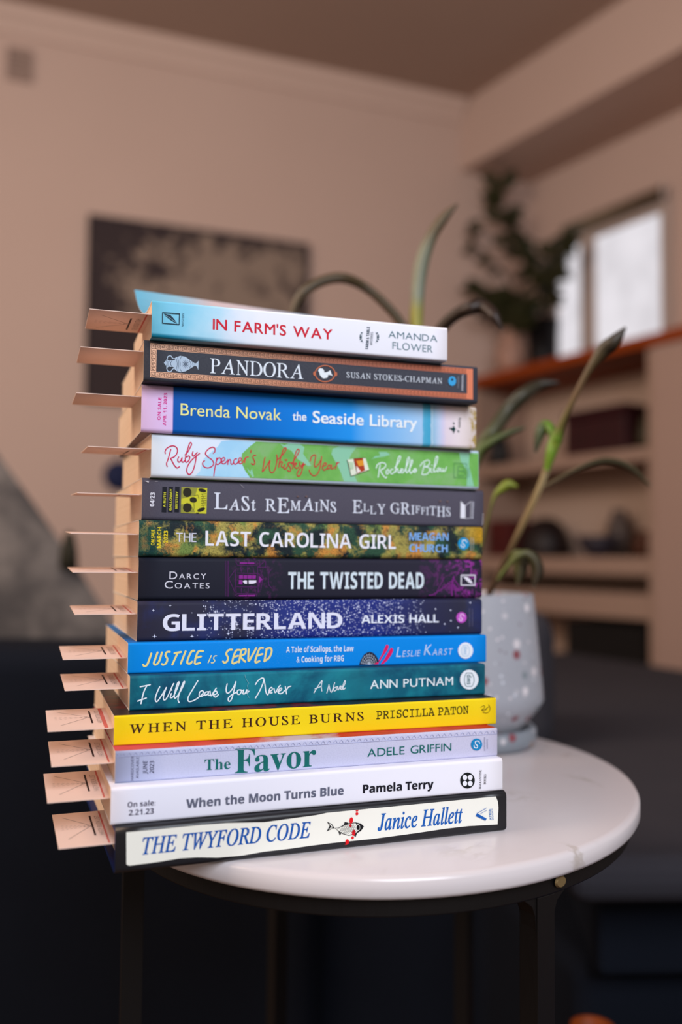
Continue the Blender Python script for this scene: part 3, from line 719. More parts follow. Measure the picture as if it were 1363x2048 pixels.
def xfrac(t, L): return t.math('DIVIDE', t.xyz()[0], L)
def speck(t, col, amt=0.03, sc_=900):
    return t.mix(t.math('MULTIPLY', t.noise(sc_, 2), amt), col, (255, 255, 255))

WHITE = (236, 238, 250)
# --- 14: bottom hardcover, black jacket with cream label
B = make('twyford', 'thick black hardcover at the bottom of the stack, cream panel with blue italic title', flat((27, 28, 33), 0.35, 0.4), flat((24, 25, 30), 0.35, 0.4),
         r=0.0030, D=0.146, inner=flat((24, 44, 104), 0.5), cov=0.0024, hard=True)
a, b = crop(220, 1640, 420), crop(620, 1570, 410)
lab = [a(105, 74), a(250, 66), a(420, 46), a(600, 24), a(760, 19), a(1000, 14), b(40, 200), b(110, 183), b(200, 168), b(350, 152), b(500, 138), b(700, 113), b(900, 98), b(1100, 82), b(1232, 74),
       b(1246, 110), b(1250, 150), b(1244, 262), b(1050, 273), b(900, 290), b(700, 320), b(400, 360), b(150, 385), b(0, 404), a(1150, 188), a(1000, 205), a(850, 231), a(700, 244), a(560, 242), a(450, 249), a(300, 274), a(125, 296), a(106, 288)]
B.put('label_panel', [B.poly(lab)], [flat((240, 240, 230))])
B.text([('THE TWYFORD CODE', 'italic', (18, 84, 168), a(208, 224), a(1300, 112), 108 * a.k, {'off': 0.017})], 'title')
B.text([('Janice Hallett', 'italic', (24, 92, 176), b(447, 303), b(1012, 248), 110 * b.k, {'off': 0.015})], 'author_name')
BK, RD = (26, 26, 30), (222, 24, 34)
pol = [B.poly([b(*p) for p in ((160, 285), (185, 284), (215, 268), (260, 252), (300, 247), (335, 255), (355, 275), (335, 305), (300, 325), (255, 336), (215, 325), (182, 302))], 0),
       B.poly([b(*p) for p in ((164, 286), (188, 287), (217, 272), (260, 257), (300, 252), (320, 300), (298, 320), (255, 331), (217, 321), (184, 300))], 1),
       B.poly([b(*p) for p in ((160, 285), (142, 258), (110, 243), (128, 270), (108, 308), (140, 292))], 0),
       B.poly([b(*p) for p in ((150, 283), (138, 262), (122, 253), (136, 272))], 1), B.poly([b(*p) for p in ((150, 288), (138, 287), (120, 298), (136, 280))], 1),
       B.poly([b(*p) for p in ((220, 265), (228, 244), (252, 250), (255, 254))], 0), B.poly([b(*p) for p in ((185, 305), (195, 335), (205, 322))], 0), B.poly([b(*p) for p in ((310, 320), (300, 345), (285, 330))], 0)]
for i in range(8):
    for j in range(6):
        x, y = 200 + i * 14 + (7 if j % 2 else 0), 262 + j * 12 + (8 - i) * 1.2
        if (x - 255) ** 2 / 58 ** 2 + (y - 292) ** 2 / 34 ** 2 < 1: pol.append(B.ribbon([b(x - 6, y - 6), b(x + 5, y), b(x - 6, y + 6)], 0.55, 2, 3))
pol += [B.poly([b(*p) for p in ((306, 255), (335, 257), (355, 275), (338, 300), (318, 308), (298, 285))], 2), B.oval(b(314, 281), 4.6, 6.5, 3), B.oval(b(316, 281), 3.4, 5.2, 4)]
B.put('fish_drawing', pol, [flat(BK), flat((240, 240, 230)), flat(BK), flat((235, 235, 228)), flat((18, 18, 22))])
FP = [B.oval(b(x, y), rx * b.k, ry * b.k, 0, 16, 0, 0.12) for x, y, rx, ry in ((311, 156, 12, 20), (309, 190, 9, 11), (271, 234, 12, 21), (266, 268, 9, 11), (287, 316, 12, 20), (280, 349, 9, 10), (244, 377, 12, 18), (235, 404, 9, 10))]
B.each('red_footprint', [FP[k:k + 2] for k in (0, 2, 4, 6)], RD)
B.put('publisher_logo', [B.poly([b(1097, 205), b(1105, 186), b(1170, 222), b(1162, 236)]), B.ribbon([b(1108, 186), b(1168, 152)], 1.0), B.ribbon([b(1128, 190), b(1172, 166)], 0.8)], [flat((24, 92, 176))])
B.text([('ATRIA', 'sans_bold', (60, 120, 190), b(1202, 230), b(1196, 158), 0, UP(b(1202, 230), 3.6)), ('BOOKS', 'sans', (60, 120, 190), b(1216, 228), b(1210, 156), 0, UP(b(1216, 228), 3))], 'publisher_name')

# --- 13: white
t = NT('white_card'); B = make('moon', 'white paperback second from the bottom, grey bold title and black author name', t.done(speck(t, t.mix(xfrac(t, 0.217), (232, 234, 250), (240, 240, 250)), 0.05), 0.6, 0.14), flat((236, 236, 248)), r=0.0018)
a, b = crop(210, 1560, 400), crop(600, 1505, 410)
B.text([('On sale:', 'sans_bold', (46, 34, 70), a(153, 187), a(342, 172), 36 * a.k), ('2.21.23', 'sans_bold', (46, 34, 70), a(161, 243), a(332, 229), 38 * a.k)], 'sale_date')
B.text([('When the Moon Turns Blue', 'sans_bold', (98, 102, 122), a(552, 192), b(288, 279), 60 * a.k, {'off': 0.016})], 'title')
B.text([('Pamela Terry', 'sans_bold', (30, 30, 40), b(416, 270), b(885, 236), 55 * b.k, {'off': 0.014})], 'author_name')
c = b(1110, 185)
B.put('publisher_logo', [B.oval(c, 14.6, 16, 0)] + [B.oval((c[0] + sx * 5.4, c[1] + sy * 6.0), 4.6, 5.2, 1) for sx in (-1, 1) for sy in (-1, 1)], [flat((26, 30, 32)), flat((238, 240, 250))])
B.text([('BALLANTINE', 'serif_bold', (60, 60, 70), b(1200, 240), b(1203, 115), 0, UP(b(1200, 240), 4.2)), ('BOOKS', 'serif_bold', (60, 60, 70), b(1232, 210), b(1234, 143), 0, UP(b(1232, 210), 4.2))], 'publisher_name')

# --- 12: lilac grey cloth-like spine, red cover
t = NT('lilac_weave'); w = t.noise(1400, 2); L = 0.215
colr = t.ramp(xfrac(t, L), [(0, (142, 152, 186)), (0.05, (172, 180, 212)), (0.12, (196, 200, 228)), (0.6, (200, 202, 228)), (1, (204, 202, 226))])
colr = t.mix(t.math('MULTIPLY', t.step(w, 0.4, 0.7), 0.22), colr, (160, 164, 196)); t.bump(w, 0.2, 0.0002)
tb = NT('red_flower_cover'); n1 = tb.noise(22, 4, None, 0.6, 1.5); n2 = tb.noise(60, 3)
m_red = tb.done(tb.mix(tb.math('MULTIPLY', tb.step(n2, 0.5, 0.7), 0.5), tb.ramp(tb.math('ADD', tb.math('DIVIDE', tb.xyz()[0], 0.215), tb.math('MULTIPLY', tb.math('SUBTRACT', n1, 0.5), 0.25)),
    [(0.0, (206, 66, 92)), (0.24, (206, 58, 78)), (0.30, (196, 70, 50)), (0.36, (204, 78, 80)), (0.42, (196, 176, 200)), (0.52, (186, 178, 204)), (0.58, (190, 26, 40)), (0.8, (204, 62, 76)), (1.0, (180, 20, 32))]), (150, 24, 40)), 0.5, 0.2)
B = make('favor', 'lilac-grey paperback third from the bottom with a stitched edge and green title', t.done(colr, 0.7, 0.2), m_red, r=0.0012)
a, b = crop(220, 1480, 420), crop(620, 1440, 390)
B.text([('HARDCOVER', 'sans', (66, 64, 96), a(152, 262), a(154, 105), 0, UP(a(152, 262), 5.6)), ('AVAILABLE', 'sans', (66, 64, 96), a(186, 250), a(188, 110), 0, UP(a(186, 250), 5.6)),
        ('JUNE', 'sans', (44, 42, 74), a(240, 220), a(241, 135), 0, {**UP(a(240, 220), 8.4), 'off': 0.012}), ('2023', 'sans', (44, 42, 74), a(284, 215), a(285, 135), 0, {**UP(a(284, 215), 8.4), 'off': 0.012})], 'sale_date')
B.text([('The', 'serif_bold', (22, 104, 100), a(612, 196), a(780, 187), 70 * a.k), ('F', 'serif_bold', (22, 104, 100), a(808, 215), a(937, 208), 158 * a.k), ('avor', 'serif_bold', (22, 104, 100), a(935, 207), a(1335, 168), 104 * a.k, {'ref': 'v'})], 'title')
B.text([('ADELE GRIFFIN', 'plain', (24, 104, 100), b(398, 258), b(985, 214), 56 * b.k, {'sp': 0.09})], 'author_name')
sq = []
for k in range(64):
    f = k / 63.0; x = 231 + (993 - 231) * f; y = 1509 + (1463 - 1509) * f
    sq.append(B.ribbon([(x, y + 2.2), (x + 3.5, y - 2.4), (x + 7, y + 2.0)], 1.0, 0, 2))
sq.append(B.ribbon([(232, 1514), (994, 1467.5)], 0.9, 0))
B.put('stitching', sq, [flat((166, 172, 208))])
def esse(B, c, r, part, base, fg):
    polys = [B.oval(c, r * 0.94, r, 0)]
    x, y = c; q = r / 40.0
    polys.append(B.ribbon([(x + 20 * q, y - 8 * q), (x + 12 * q, y - 22 * q), (x - 8 * q, y - 20 * q), (x - 6 * q, y + 0), (x + 6 * q, y + 8 * q), (x + 2 * q, y + 22 * q), (x - 14 * q, y + 20 * q), (x - 18 * q, y + 6 * q)], r * 0.17, 1))
    B.put(part, polys, [flat(base), flat(fg)])
esse(B, b(1160, 170), 12, 'publisher_logo', (24, 132, 190), (222, 232, 244))
B.text([('SOURCEBOOKS', 'sans', (90, 96, 130), b(1220, 214), b(1220, 120), 0, UP(b(1220, 214), 2.4)), ('LANDMARK', 'sans', (90, 96, 130), b(1238, 200), b(1238, 130), 0, UP(b(1238, 200), 2.2))], 'publisher_name')

# --- 11: yellow
tb = NT('black_red_cover'); n1 = tb.noise(30, 4, None, 0.6, 0.8)
m_br = tb.done(tb.ramp(n1, [(0.35, (26, 26, 30)), (0.52, (30, 28, 32)), (0.6, (110, 26, 28)), (0.7, (60, 22, 26)), (0.85, (40, 52, 60))]), 0.4, 0.4)
t = NT('yellow_card'); B = make('house', 'bright yellow paperback fourth from the bottom with dark serif capitals', t.done(speck(t, t.mix(xfrac(t, 0.22), (243, 214, 0), (247, 218, 0)), 0.02), 0.6, 0.12), m_br, r=0.0010)
a, b = crop(220, 1400, 380), crop(600, 1380, 400)
B.text([('WHEN THE HOUSE BURNS', 'roman', (62, 34, 22), a(137, 240), b(432, 206), 64 * a.k, {'off': 0.011, 'sp': 0.17})], 'title')
B.text([('PRISCILLA PATON', 'typewriter', (70, 62, 20), b(518, 199), b(1146, 160), 55 * b.k, {'off': 0.006})], 'author_name')
B.strokes('publisher_logo', [[(1228, 118), (1250, 106), (1256, 118), (1238, 132), (1250, 142), (1270, 128)], [(1282, 100), (1292, 125), (1282, 150), (1262, 156), (1240, 150)], [(1232, 138), (1258, 130), (1285, 112)]], 1.2, (110, 92, 20), b)

# --- 10: teal
t = NT('teal_storm'); n1 = t.noise(26, 5, None, 0.62, 0.6); n2 = t.noise(70, 4)
xf = xfrac(t, 0.2115)
colr = t.mix(t.step(n1, 0.35, 0.72), (8, 74, 104), (26, 132, 152)); colr = t.mix(t.math('MULTIPLY', t.step(n2, 0.5, 0.7), 0.35), colr, (30, 150, 162))
colr = t.mix(t.ramp(xf, [(0.5, (0, 0, 0)), (0.62, (140, 140, 140)), (0.66, (60, 60, 60)), (0.88, (40, 40, 40)), (1, (150, 150, 150))]), colr, (26, 62, 76))
B = make('iwill', 'teal mottled paperback with white handwritten title, on the yellow book', t.done(colr, 0.6, 0.14), mottled('teal_board', (14, 84, 112), (20, 60, 84), 30), r=0.0016)
a, b = crop(250, 1340, 360), crop(600, 1320, 380)
B.strokes('title', [[(115, 127), (150, 120), (190, 112)], [(165, 118), (140, 170), (120, 255)], [(95, 235), (160, 212)],
   [(262, 127), (240, 175), (228, 220), (240, 240), (268, 205), (312, 132)], [(312, 132), (292, 190), (292, 225), (315, 212), (358, 120), (368, 102)],
   [(350, 178), (342, 208), (362, 203), (385, 160), (405, 110), (408, 90), (395, 105), (374, 180), (376, 214), (400, 190), (432, 135), (450, 92), (440, 95), (412, 170), (400, 220), (408, 246)], [(352, 150), (353, 153)],
   [(550, 82), (515, 140), (480, 200), (476, 230), (492, 239), (530, 225), (575, 192), (592, 168), (582, 156), (563, 170), (562, 196), (582, 198), (603, 182)],
   [(626, 164), (606, 170), (605, 192), (625, 180), (633, 160), (628, 190), (645, 190)], [(642, 160), (650, 196), (670, 165), (690, 137)], [(668, 190), (695, 176), (690, 160), (673, 166), (668, 192), (685, 205), (706, 185)],
   [(772, 105), (764, 145), (770, 172), (790, 168), (820, 130), (838, 88)], [(838, 88), (825, 150), (806, 218), (787, 238), (780, 215), (808, 186), (848, 166)],
   [(872, 150), (851, 155), (850, 180), (868, 182), (880, 160), (870, 150), (892, 156)], [(897, 150), (891, 178), (906, 178), (922, 148), (919, 175), (936, 160)],
   [(986, 110), (1008, 78), (1038, 60), (1050, 78), (1022, 150), (986, 212)], [(1050, 72), (1058, 110), (1066, 168), (1080, 186), (1090, 150)],
   [(1088, 166), (1112, 150), (1109, 132), (1094, 142), (1092, 170), (1112, 172)], [(1126, 140), (1136, 171), (1160, 132), (1173, 116)], [(1152, 166), (1182, 150), (1181, 136), (1162, 150), (1162, 175), (1186, 176), (1206, 156)],
   [(1212, 125), (1221, 180)], [(1222, 150), (1235, 130), (1254, 122)]], 2.5, (232, 242, 250), a)
B.strokes('subtitle', [[(98, 235), (125, 190), (155, 148), (150, 185), (154, 222)], [(105, 207), (148, 190)], [(190, 236), (205, 178)], [(205, 178), (222, 232), (246, 163)], [(251, 195), (239, 205), (243, 222), (259, 212), (256, 195), (268, 192)],
   [(266, 190), (271, 215), (286, 185)], [(284, 206), (299, 196), (296, 186), (286, 200), (296, 212), (306, 202)], [(303, 203), (322, 164), (319, 149), (306, 185), (309, 210), (323, 200)]], 1.9, (226, 236, 244), b)
B.text([('ANN PUTNAM', 'plain', (226, 240, 246), b(500, 207), b(1095, 179), 61 * b.k, {'sp': 0.09, 'off': 0.008})], 'author_name')
def swp(B, c, r, ink, part):
    x, y = c; q = r / 70.0
    polys = [B.oval(c, r * 0.97, r * 1.05, 0), B.ribbon([(x - 22 * q, y - 46 * q), (x - 34 * q, y - 20 * q), (x - 36 * q, y + 5 * q), (x - 34 * q, y + 25 * q), (x - 24 * q, y + 48 * q)], r * 0.075, 1),
             B.ribbon([(x + 18 * q, y - 46 * q), (x + 32 * q, y - 20 * q), (x + 35 * q, y + 5 * q), (x + 32 * q, y + 25 * q), (x + 20 * q, y + 48 * q)], r * 0.075, 1),
             B.ribbon([(x - 24 * q, y - 48 * q), (x + 20 * q, y - 48 * q)], r * 0.07, 1), B.ribbon([(x - 24 * q, y + 50 * q), (x + 20 * q, y + 50 * q)], r * 0.07, 1)]
    B.put(part, polys, [flat((236, 242, 250)), flat(ink)])
    A = (x + 8 * q, y + 36 * q)
    B.text([('swp', 'sans_bold', ink, A, (x + 8 * q, y - 36 * q), 0, {**UP(A, r * 0.36), 'ref': 'w'})], 'publisher_initials')
swp(B, b(1210, 140), 19, (44, 98, 110), 'publisher_logo')
B.strokes('lightning', [[(905, 32), (908, 52), (922, 82), (934, 100), (924, 118), (930, 150), (922, 178), (936, 210)]], 0.8, (120, 180, 196), a)

# --- 9: blue
t = NT('blue_card'); xf = xfrac(t, 0.217); sp_ = t.step(t.noise(1500, 3, None, 0.7), 0.55, 0.68); band = t.ramp(xf, [(0.05, (40, 40, 40)), (0.35, (190, 190, 190)), (0.55, (120, 120, 120)), (0.8, (30, 30, 30))])
colr = t.mix(t.math('MULTIPLY', t.math('MULTIPLY', sp_, band), 0.45), (0, 138, 232), (120, 184, 244))
B = make('justice', 'bright blue paperback with yellow hand-lettered title and pink cutlery drawing', t.done(colr, 0.6, 0.12), mottled('blue_board', (0, 116, 206), (20, 120, 200), 40), r=0.0014)
a, b = crop(240, 1270, 340), crop(560, 1265, 420)
B.strokes('title', [[(250, 148), (232, 200), (216, 238), (196, 250), (184, 238)], [(300, 140), (282, 190), (270, 228), (286, 238), (312, 212), (335, 140)], [(398, 135), (375, 137), (363, 163), (378, 190), (369, 224), (346, 239), (334, 232)],
   [(436, 146), (488, 136)], [(462, 141), (418, 238)], [(525, 130), (485, 230)], [(594, 127), (572, 132), (546, 185), (538, 222), (558, 230), (576, 214)], [(665, 129), (622, 138), (598, 228), (640, 222)], [(612, 182), (648, 172)],
   [(895, 118), (868, 122), (850, 150), (863, 180), (858, 208), (838, 222), (824, 212)], [(960, 120), (925, 130), (898, 224), (940, 214)], [(912, 176), (945, 166)],
   [(970, 122), (952, 218)], [(970, 122), (1005, 113), (1000, 150), (965, 172), (1002, 214)], [(1030, 115), (1028, 208), (1060, 160), (1090, 105)], [(1145, 105), (1115, 113), (1082, 214), (1116, 209)], [(1098, 166), (1140, 152)],
   [(1175, 110), (1155, 210)], [(1170, 112), (1203, 104), (1214, 130), (1195, 180), (1155, 210)]], 4.0, (240, 222, 142), a)
B.strokes('title_word', [[(730, 165), (705, 222)], [(773, 166), (755, 170), (749, 190), (758, 205), (746, 221), (730, 222)]], 2.2, (230, 226, 170), a)
B.text([('A Tale of Scallops, the Law', 'sans_bold', (226, 240, 250), b(38, 130), b(475, 121), 38 * b.k), ('& Cooking for RBG', 'sans_bold', (226, 240, 250), b(105, 194), b(412, 185), 38 * b.k)], 'subtitle')
ch = [(65, 0)] + [(40, 0)] * 5 + [(22, 0), (70, 4)] + [(42, 0)] * 4
B.text([('LESLIE KARST', 'plain', (196, 220, 246), b(750, 160), b(1112, 143), b.k, {'chars': ch, 'gap': 11, 'shear': 0.2, 'off': -0.004})], 'author_name')
sh = [(511, 216), (520, 182), (540, 146), (562, 129), (580, 125), (602, 132), (622, 152), (634, 176), (640, 196), (632, 214)]
pol = [B.poly([b(*p) for p in sh], 0)]
for k in range(9):
    an = math.radians(15 + k * 19); pol.append(B.ribbon([b(575, 216), b(575 - 55 * math.cos(an), 216 - 82 * math.sin(an))], 0.6, 1))
for rr in (22, 38, 54, 70):
    pol.append(B.ribbon([b(575 - rr * 0.72 * math.cos(math.radians(q)), 214 - rr * math.sin(math.radians(q))) for q in range(8, 175, 22)], 0.6, 1))
pol += [B.poly([b(*p) for p in ((686, 79), (698, 80), (702, 92), (694, 112), (660, 160), (644, 186), (636, 182), (660, 140), (676, 100))], 2), B.poly([b(*p) for p in ((716, 99), (729, 104), (731, 118), (718, 146), (690, 182), (664, 214), (650, 213), (676, 170), (694, 138))], 2),
        B.poly([b(*p) for p in ((612, 200), (638, 188), (634, 212), (606, 216))], 2)]
B.put('shell_drawing', pol, [flat((34, 36, 56)), flat((200, 214, 230)), flat((232, 24, 96))])
swp(B, b(1200, 117), 15.5, (160, 196, 226), 'publisher_logo')

# --- 8: starry
t = NT('starry_glitter'); xf = xfrac(t, 0.2115); n1 = t.noise(40, 4)
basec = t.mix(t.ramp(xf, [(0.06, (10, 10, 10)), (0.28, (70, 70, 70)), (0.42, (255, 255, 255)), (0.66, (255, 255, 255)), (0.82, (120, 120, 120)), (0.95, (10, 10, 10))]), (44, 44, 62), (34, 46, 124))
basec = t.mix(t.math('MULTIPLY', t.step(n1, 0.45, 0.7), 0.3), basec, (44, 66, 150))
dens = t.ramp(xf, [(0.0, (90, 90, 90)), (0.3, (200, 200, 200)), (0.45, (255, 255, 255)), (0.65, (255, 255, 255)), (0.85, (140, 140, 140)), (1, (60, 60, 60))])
for sc_, thr, keepv in ((520, 0.24, 0.42), (900, 0.34, 0.36), (300, 0.18, 0.70)):
    vx = t.n('ShaderNodeTexVoronoi'); t.link(t.coord(), vx.inputs['Vector']); vx.inputs['Scale'].default_value = sc_
    sep = t.n('ShaderNodeSeparateColor'); t.link(vx.outputs['Color'], sep.inputs[0])
    k_ = t.math('GREATER_THAN', t.math('MULTIPLY', sep.outputs[0], dens), keepv * 0.9)
    dot = t.math('SUBTRACT', 1.0, t.step(vx.outputs['Distance'], thr * 0.4, thr * 1.4))
    basec = t.mix(t.math('MULTIPLY', t.math('MULTIPLY', dot, k_), t.math('ADD', t.math('MULTIPLY', sep.outputs[1], 0.6), 0.4)), basec, (214, 222, 250))
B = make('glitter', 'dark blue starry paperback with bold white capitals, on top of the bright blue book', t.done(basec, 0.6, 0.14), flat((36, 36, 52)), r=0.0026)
a, b = crop(270, 1195, 340), crop(640, 1190, 340)
B.text([('GLITTERLAND', 'sans_bold', (228, 232, 250), a(220, 269), b(176, 265), 134 * a.k, {'sp': 0.075})], 'title')
B.text([('ALEXIS HALL', 'sans_bold', (228, 236, 250), b(328, 228), b(950, 220), 66 * b.k, {'sp': 0.05, 'off': -0.004})], 'author_name')
esse(B, b(1130, 180), 10.8, 'publisher_logo', (196, 84, 200), (236, 214, 240))
B.text([('SOURCEBOOKS', 'sans', (110, 108, 134), b(1200, 252), b(1200, 108), 0, UP(b(1200, 252), 2.6)), ('CASABLANCA', 'sans', (110, 108, 134), b(1222, 248), b(1222, 112), 0, UP(b(1222, 248), 2.4))], 'publisher_name')
st = []
random.seed(3)
for x, y in ((605, 78), (640, 115), (1130, 100), (745, 290), (455, 312), (1055, 310), (1145, 282), (815, 215), (145, 102), (280, 65), (155, 312)):
    r0 = random.uniform(1.0, 2.0); c = a(x, y)
    st.append([B.oval(c, r0, r0, 0, 10), B.ribbon([(c[0] - r0 * 2.2, c[1]), (c[0] + r0 * 2.2, c[1])], 0.5), B.ribbon([(c[0], c[1] - r0 * 2.2), (c[0], c[1] + r0 * 2.2)], 0.5)])
for x, y in ((1043, 122), (1045, 206), (1102, 260), (922, 112), (625, 262), (416, 268), (995, 232), (1038, 300), (315, 138), (250, 312), (1200, 62)):
    c = b(x, y); st.append([B.oval(c, 1.5, 1.5, 0, 10)])
B.each('bright_star', st, (216, 222, 246))

# --- 7: dark with purple house
t = NT('night_purple'); xf = xfrac(t, 0.2143)
tang = t.noise(150, 6, None, 0.7, 1.0); dm = t.ramp(xf, [(0.78, (0, 0, 0)), (0.87, (150, 150, 150)), (0.96, (255, 255, 255))])
msk = t.math('MULTIPLY', t.step(tang, 0.5, 0.58), dm)
basec = t.mix(xf, (30, 33, 46), (44, 42, 58)); basec = t.mix(msk, basec, (146, 48, 150))
glow = t.step(t.math('ABSOLUTE', t.math('SUBTRACT', xf, 0.315)), 0.09, 0.02)
basec = t.mix(t.math('MULTIPLY', t.math('MULTIPLY', glow, t.step(t.noise(300, 4, None, 0.7), 0.5, 0.62)), 0.5), basec, (100, 40, 104))
B = make('twisted', 'black paperback with tall white capitals and a purple house drawing', t.done(basec, 0.6, 0.12), flat((28, 28, 38)), r=0.0028)
a, b = crop(270, 1110, 340), crop(640, 1110, 340)
B.text([('DARCY', 'plain', (222, 224, 238), a(275, 193), a(568, 193), a.k, {'chars': [(60, 0)] + [(44, 0)] * 4, 'gap': 14}), ('COATES', 'plain', (222, 224, 238), a(236, 268), a(595, 268), a.k, {'chars': [(60, 0)] + [(44, 0)] * 5, 'gap': 14})], 'author_name')
B.text([('THE TWISTED DEAD', 'sans_bold', (214, 230, 240), a(1225, 272), b(830, 269), 135 * a.k, {'sp': 0.085, 'off': 0.008})], 'title')
PU, PD = (140, 44, 146), (92, 36, 104)
pol = []
for x in (722, 735, 745): pol.append(B.ribbon([a(x, 48), a(x, 345)], 1.1, 0))
for l in ([(805, 55), (820, 82), (960, 85), (968, 50)], [(800, 120), (750, 190), (800, 300)], [(800, 115), (808, 300)], [(820, 145), (975, 150)], [(815, 255), (975, 258)], [(820, 345), (800, 325), (820, 308), (965, 310), (972, 345)],
          [(980, 100), (1025, 60), (1040, 48)], [(985, 100), (1050, 100)], [(980, 105), (985, 300)], [(985, 150), (1030, 190), (985, 250)], [(1000, 120), (1025, 180), (1005, 280)], [(995, 50), (995, 98)], [(1045, 48), (1045, 98)], [(1090, 115), (1065, 150), (1070, 240), (1095, 268)], [(845, 100), (850, 138)], [(900, 95), (900, 138)], [(945, 100), (948, 138)], [(850, 265), (850, 300)], [(905, 265), (905, 300)], [(960, 265), (962, 300)]):
    pol.append(B.ribbon([a(*p) for p in l], 1.2, 0, 1))
for q in ([(838, 58), (955, 60), (955, 72), (838, 70)], [(832, 160), (968, 163), (965, 190), (832, 190)], [(830, 200), (860, 202), (858, 236), (830, 236)], [(828, 320), (962, 318), (958, 344), (832, 344)], [(990, 165), (1020, 195), (990, 230)]):
    pol.append(B.poly([a(*p) for p in q], 1))
for l in ([(900, 58), (900, 74)], [(898, 160), (897, 236)], [(935, 163), (934, 190)], [(898, 320), (898, 344)], [(866, 160), (866, 190)]): pol.append(B.ribbon([a(*p) for p in l], 1.0, 2))
pol += [B.poly([a(*p) for p in ((860, 210), (880, 202), (895, 205), (895, 232), (875, 230))], 3), B.poly([a(*p) for p in ((908, 203), (970, 203), (968, 222), (945, 230), (910, 232))], 3)]
B.put('house_drawing', pol, [flat(PD), flat(PU), flat((36, 30, 48)), flat((232, 228, 246))])
pol = [B.ribbon([b(1055, 340), b(1052, 260), b(1068, 175)], 4.5), B.ribbon([b(870, 335), b(930, 300), b(1000, 250), b(1068, 195)], 2.4), B.ribbon([b(1060, 230), b(1080, 290), b(1085, 340)], 3), B.ribbon([b(995, 175), b(955, 250), b(915, 330)], 1.5), B.ribbon([b(1075, 200), b(1120, 260), b(1180, 330)], 2.5)]
B.put('tree_drawing', pol, [flat((120, 40, 126))])
B.put('publisher_logo', [B.ribbon([b(1128, 162), b(1238, 162)], 2.4), B.ribbon([b(1238, 162), b(1236, 243)], 2.4), B.ribbon([b(1236, 243), b(1126, 241)], 2.4), B.ribbon([b(1126, 241), b(1128, 162)], 2.4), B.poly([b(1140, 172), b(1175, 175), b(1205, 200), b(1222, 232), b(1190, 222), b(1165, 200)])], [flat((232, 230, 244))])

# --- 6: forest
t = NT('autumn_forest'); xf = xfrac(t, 0.2145)
big = t.noise(75, 3, None, 0.55, 0.5); fine = t.noise(1300, 4, None, 0.7); mid = t.vor(160)
gold = t.mix(t.step(t.noise(110, 2), 0.48, 0.62), (176, 164, 86), (214, 150, 70))
gold = t.mix(t.step(t.noise(60, 2), 0.55, 0.65), gold, (122, 146, 76))
forest = t.mix(t.step(t.noise(90, 3), 0.42, 0.6), (30, 42, 48), (50, 86, 66))
gm = t.math('ADD', t.math('ADD', big, t.math('MULTIPLY', mid, -0.10)), t.math('MULTIPLY', t.math('SUBTRACT', t.noise(620, 3, None, 0.7), 0.5), 0.42))
colr = t.mix(t.step(gm, 0.38, 0.56), forest, gold)
teal = t.ramp(xf, [(0.0, (255, 255, 255)), (0.045, (170, 170, 170)), (0.09, (0, 0, 0))])
colr = t.mix(t.math('MULTIPLY', teal, 0.75), colr, (24, 84, 78))
yel = t.ramp(xf, [(0.93, (0, 0, 0)), (0.96, (200, 200, 200)), (1.0, (255, 255, 255))]); zz = t.step(t.xyz()[2], 0.0085, 0.0125)
colr = t.mix(t.math('MULTIPLY', t.math('MULTIPLY', yel, zz), 0.9), colr, (226, 176, 40))
colr = t.mix(t.math('MULTIPLY', t.step(fine, 0.46, 0.66), 0.75), colr, (16, 24, 28))
B = make('carolina', 'paperback with an autumn forest spine and white capitals, above the black book', t.done(colr, 0.6, 0.12), flat((22, 30, 30)), r=0.0028)
a, b = crop(270, 1030, 340), crop(640, 1040, 340)
YE = (240, 216, 34)
B.text([('ON SALE', 'sans_bold', YE, a(154, 242), a(156, 118), 0, UP(a(154, 242), 6.6)), ('MARCH', 'sans_bold', YE, a(206, 265), a(210, 98), 0, UP(a(206, 265), 7.6)), ('2023', 'sans_bold', YE, a(260, 225), a(262, 125), 0, UP(a(260, 225), 8))], 'sale_date')
B.text([('THE', 'sans', (216, 218, 236), a(328, 215), a(490, 217), 73 * a.k, {'sp': 0.08}), ('LAST CAROLINA GIRL', 'sans_bold', (234, 236, 246), a(562, 247), b(605, 234), 122 * a.k, {'sp': 0.08, 'off': -0.008})], 'title')
B.text([('MEAGAN', 'sans_bold', (128, 178, 238), b(712, 163), b(1027, 166), 62 * b.k, {'sp': 0.06}), ('CHURCH', 'sans_bold', (128, 178, 238), b(712, 255), b(1020, 259), 62 * b.k, {'sp': 0.06})], 'author_name')
esse(B, b(1147, 190), 12.2, 'publisher_logo', (24, 148, 206), (226, 238, 248))
B.text([('SOURCEBOOKS', 'sans', (190, 200, 200), b(1210, 245), b(1212, 140), 0, UP(b(1210, 245), 2.6)), ('LANDMARK', 'sans', (190, 200, 200), b(1228, 240), b(1230, 145), 0, UP(b(1228, 240), 2.2))], 'publisher_name')

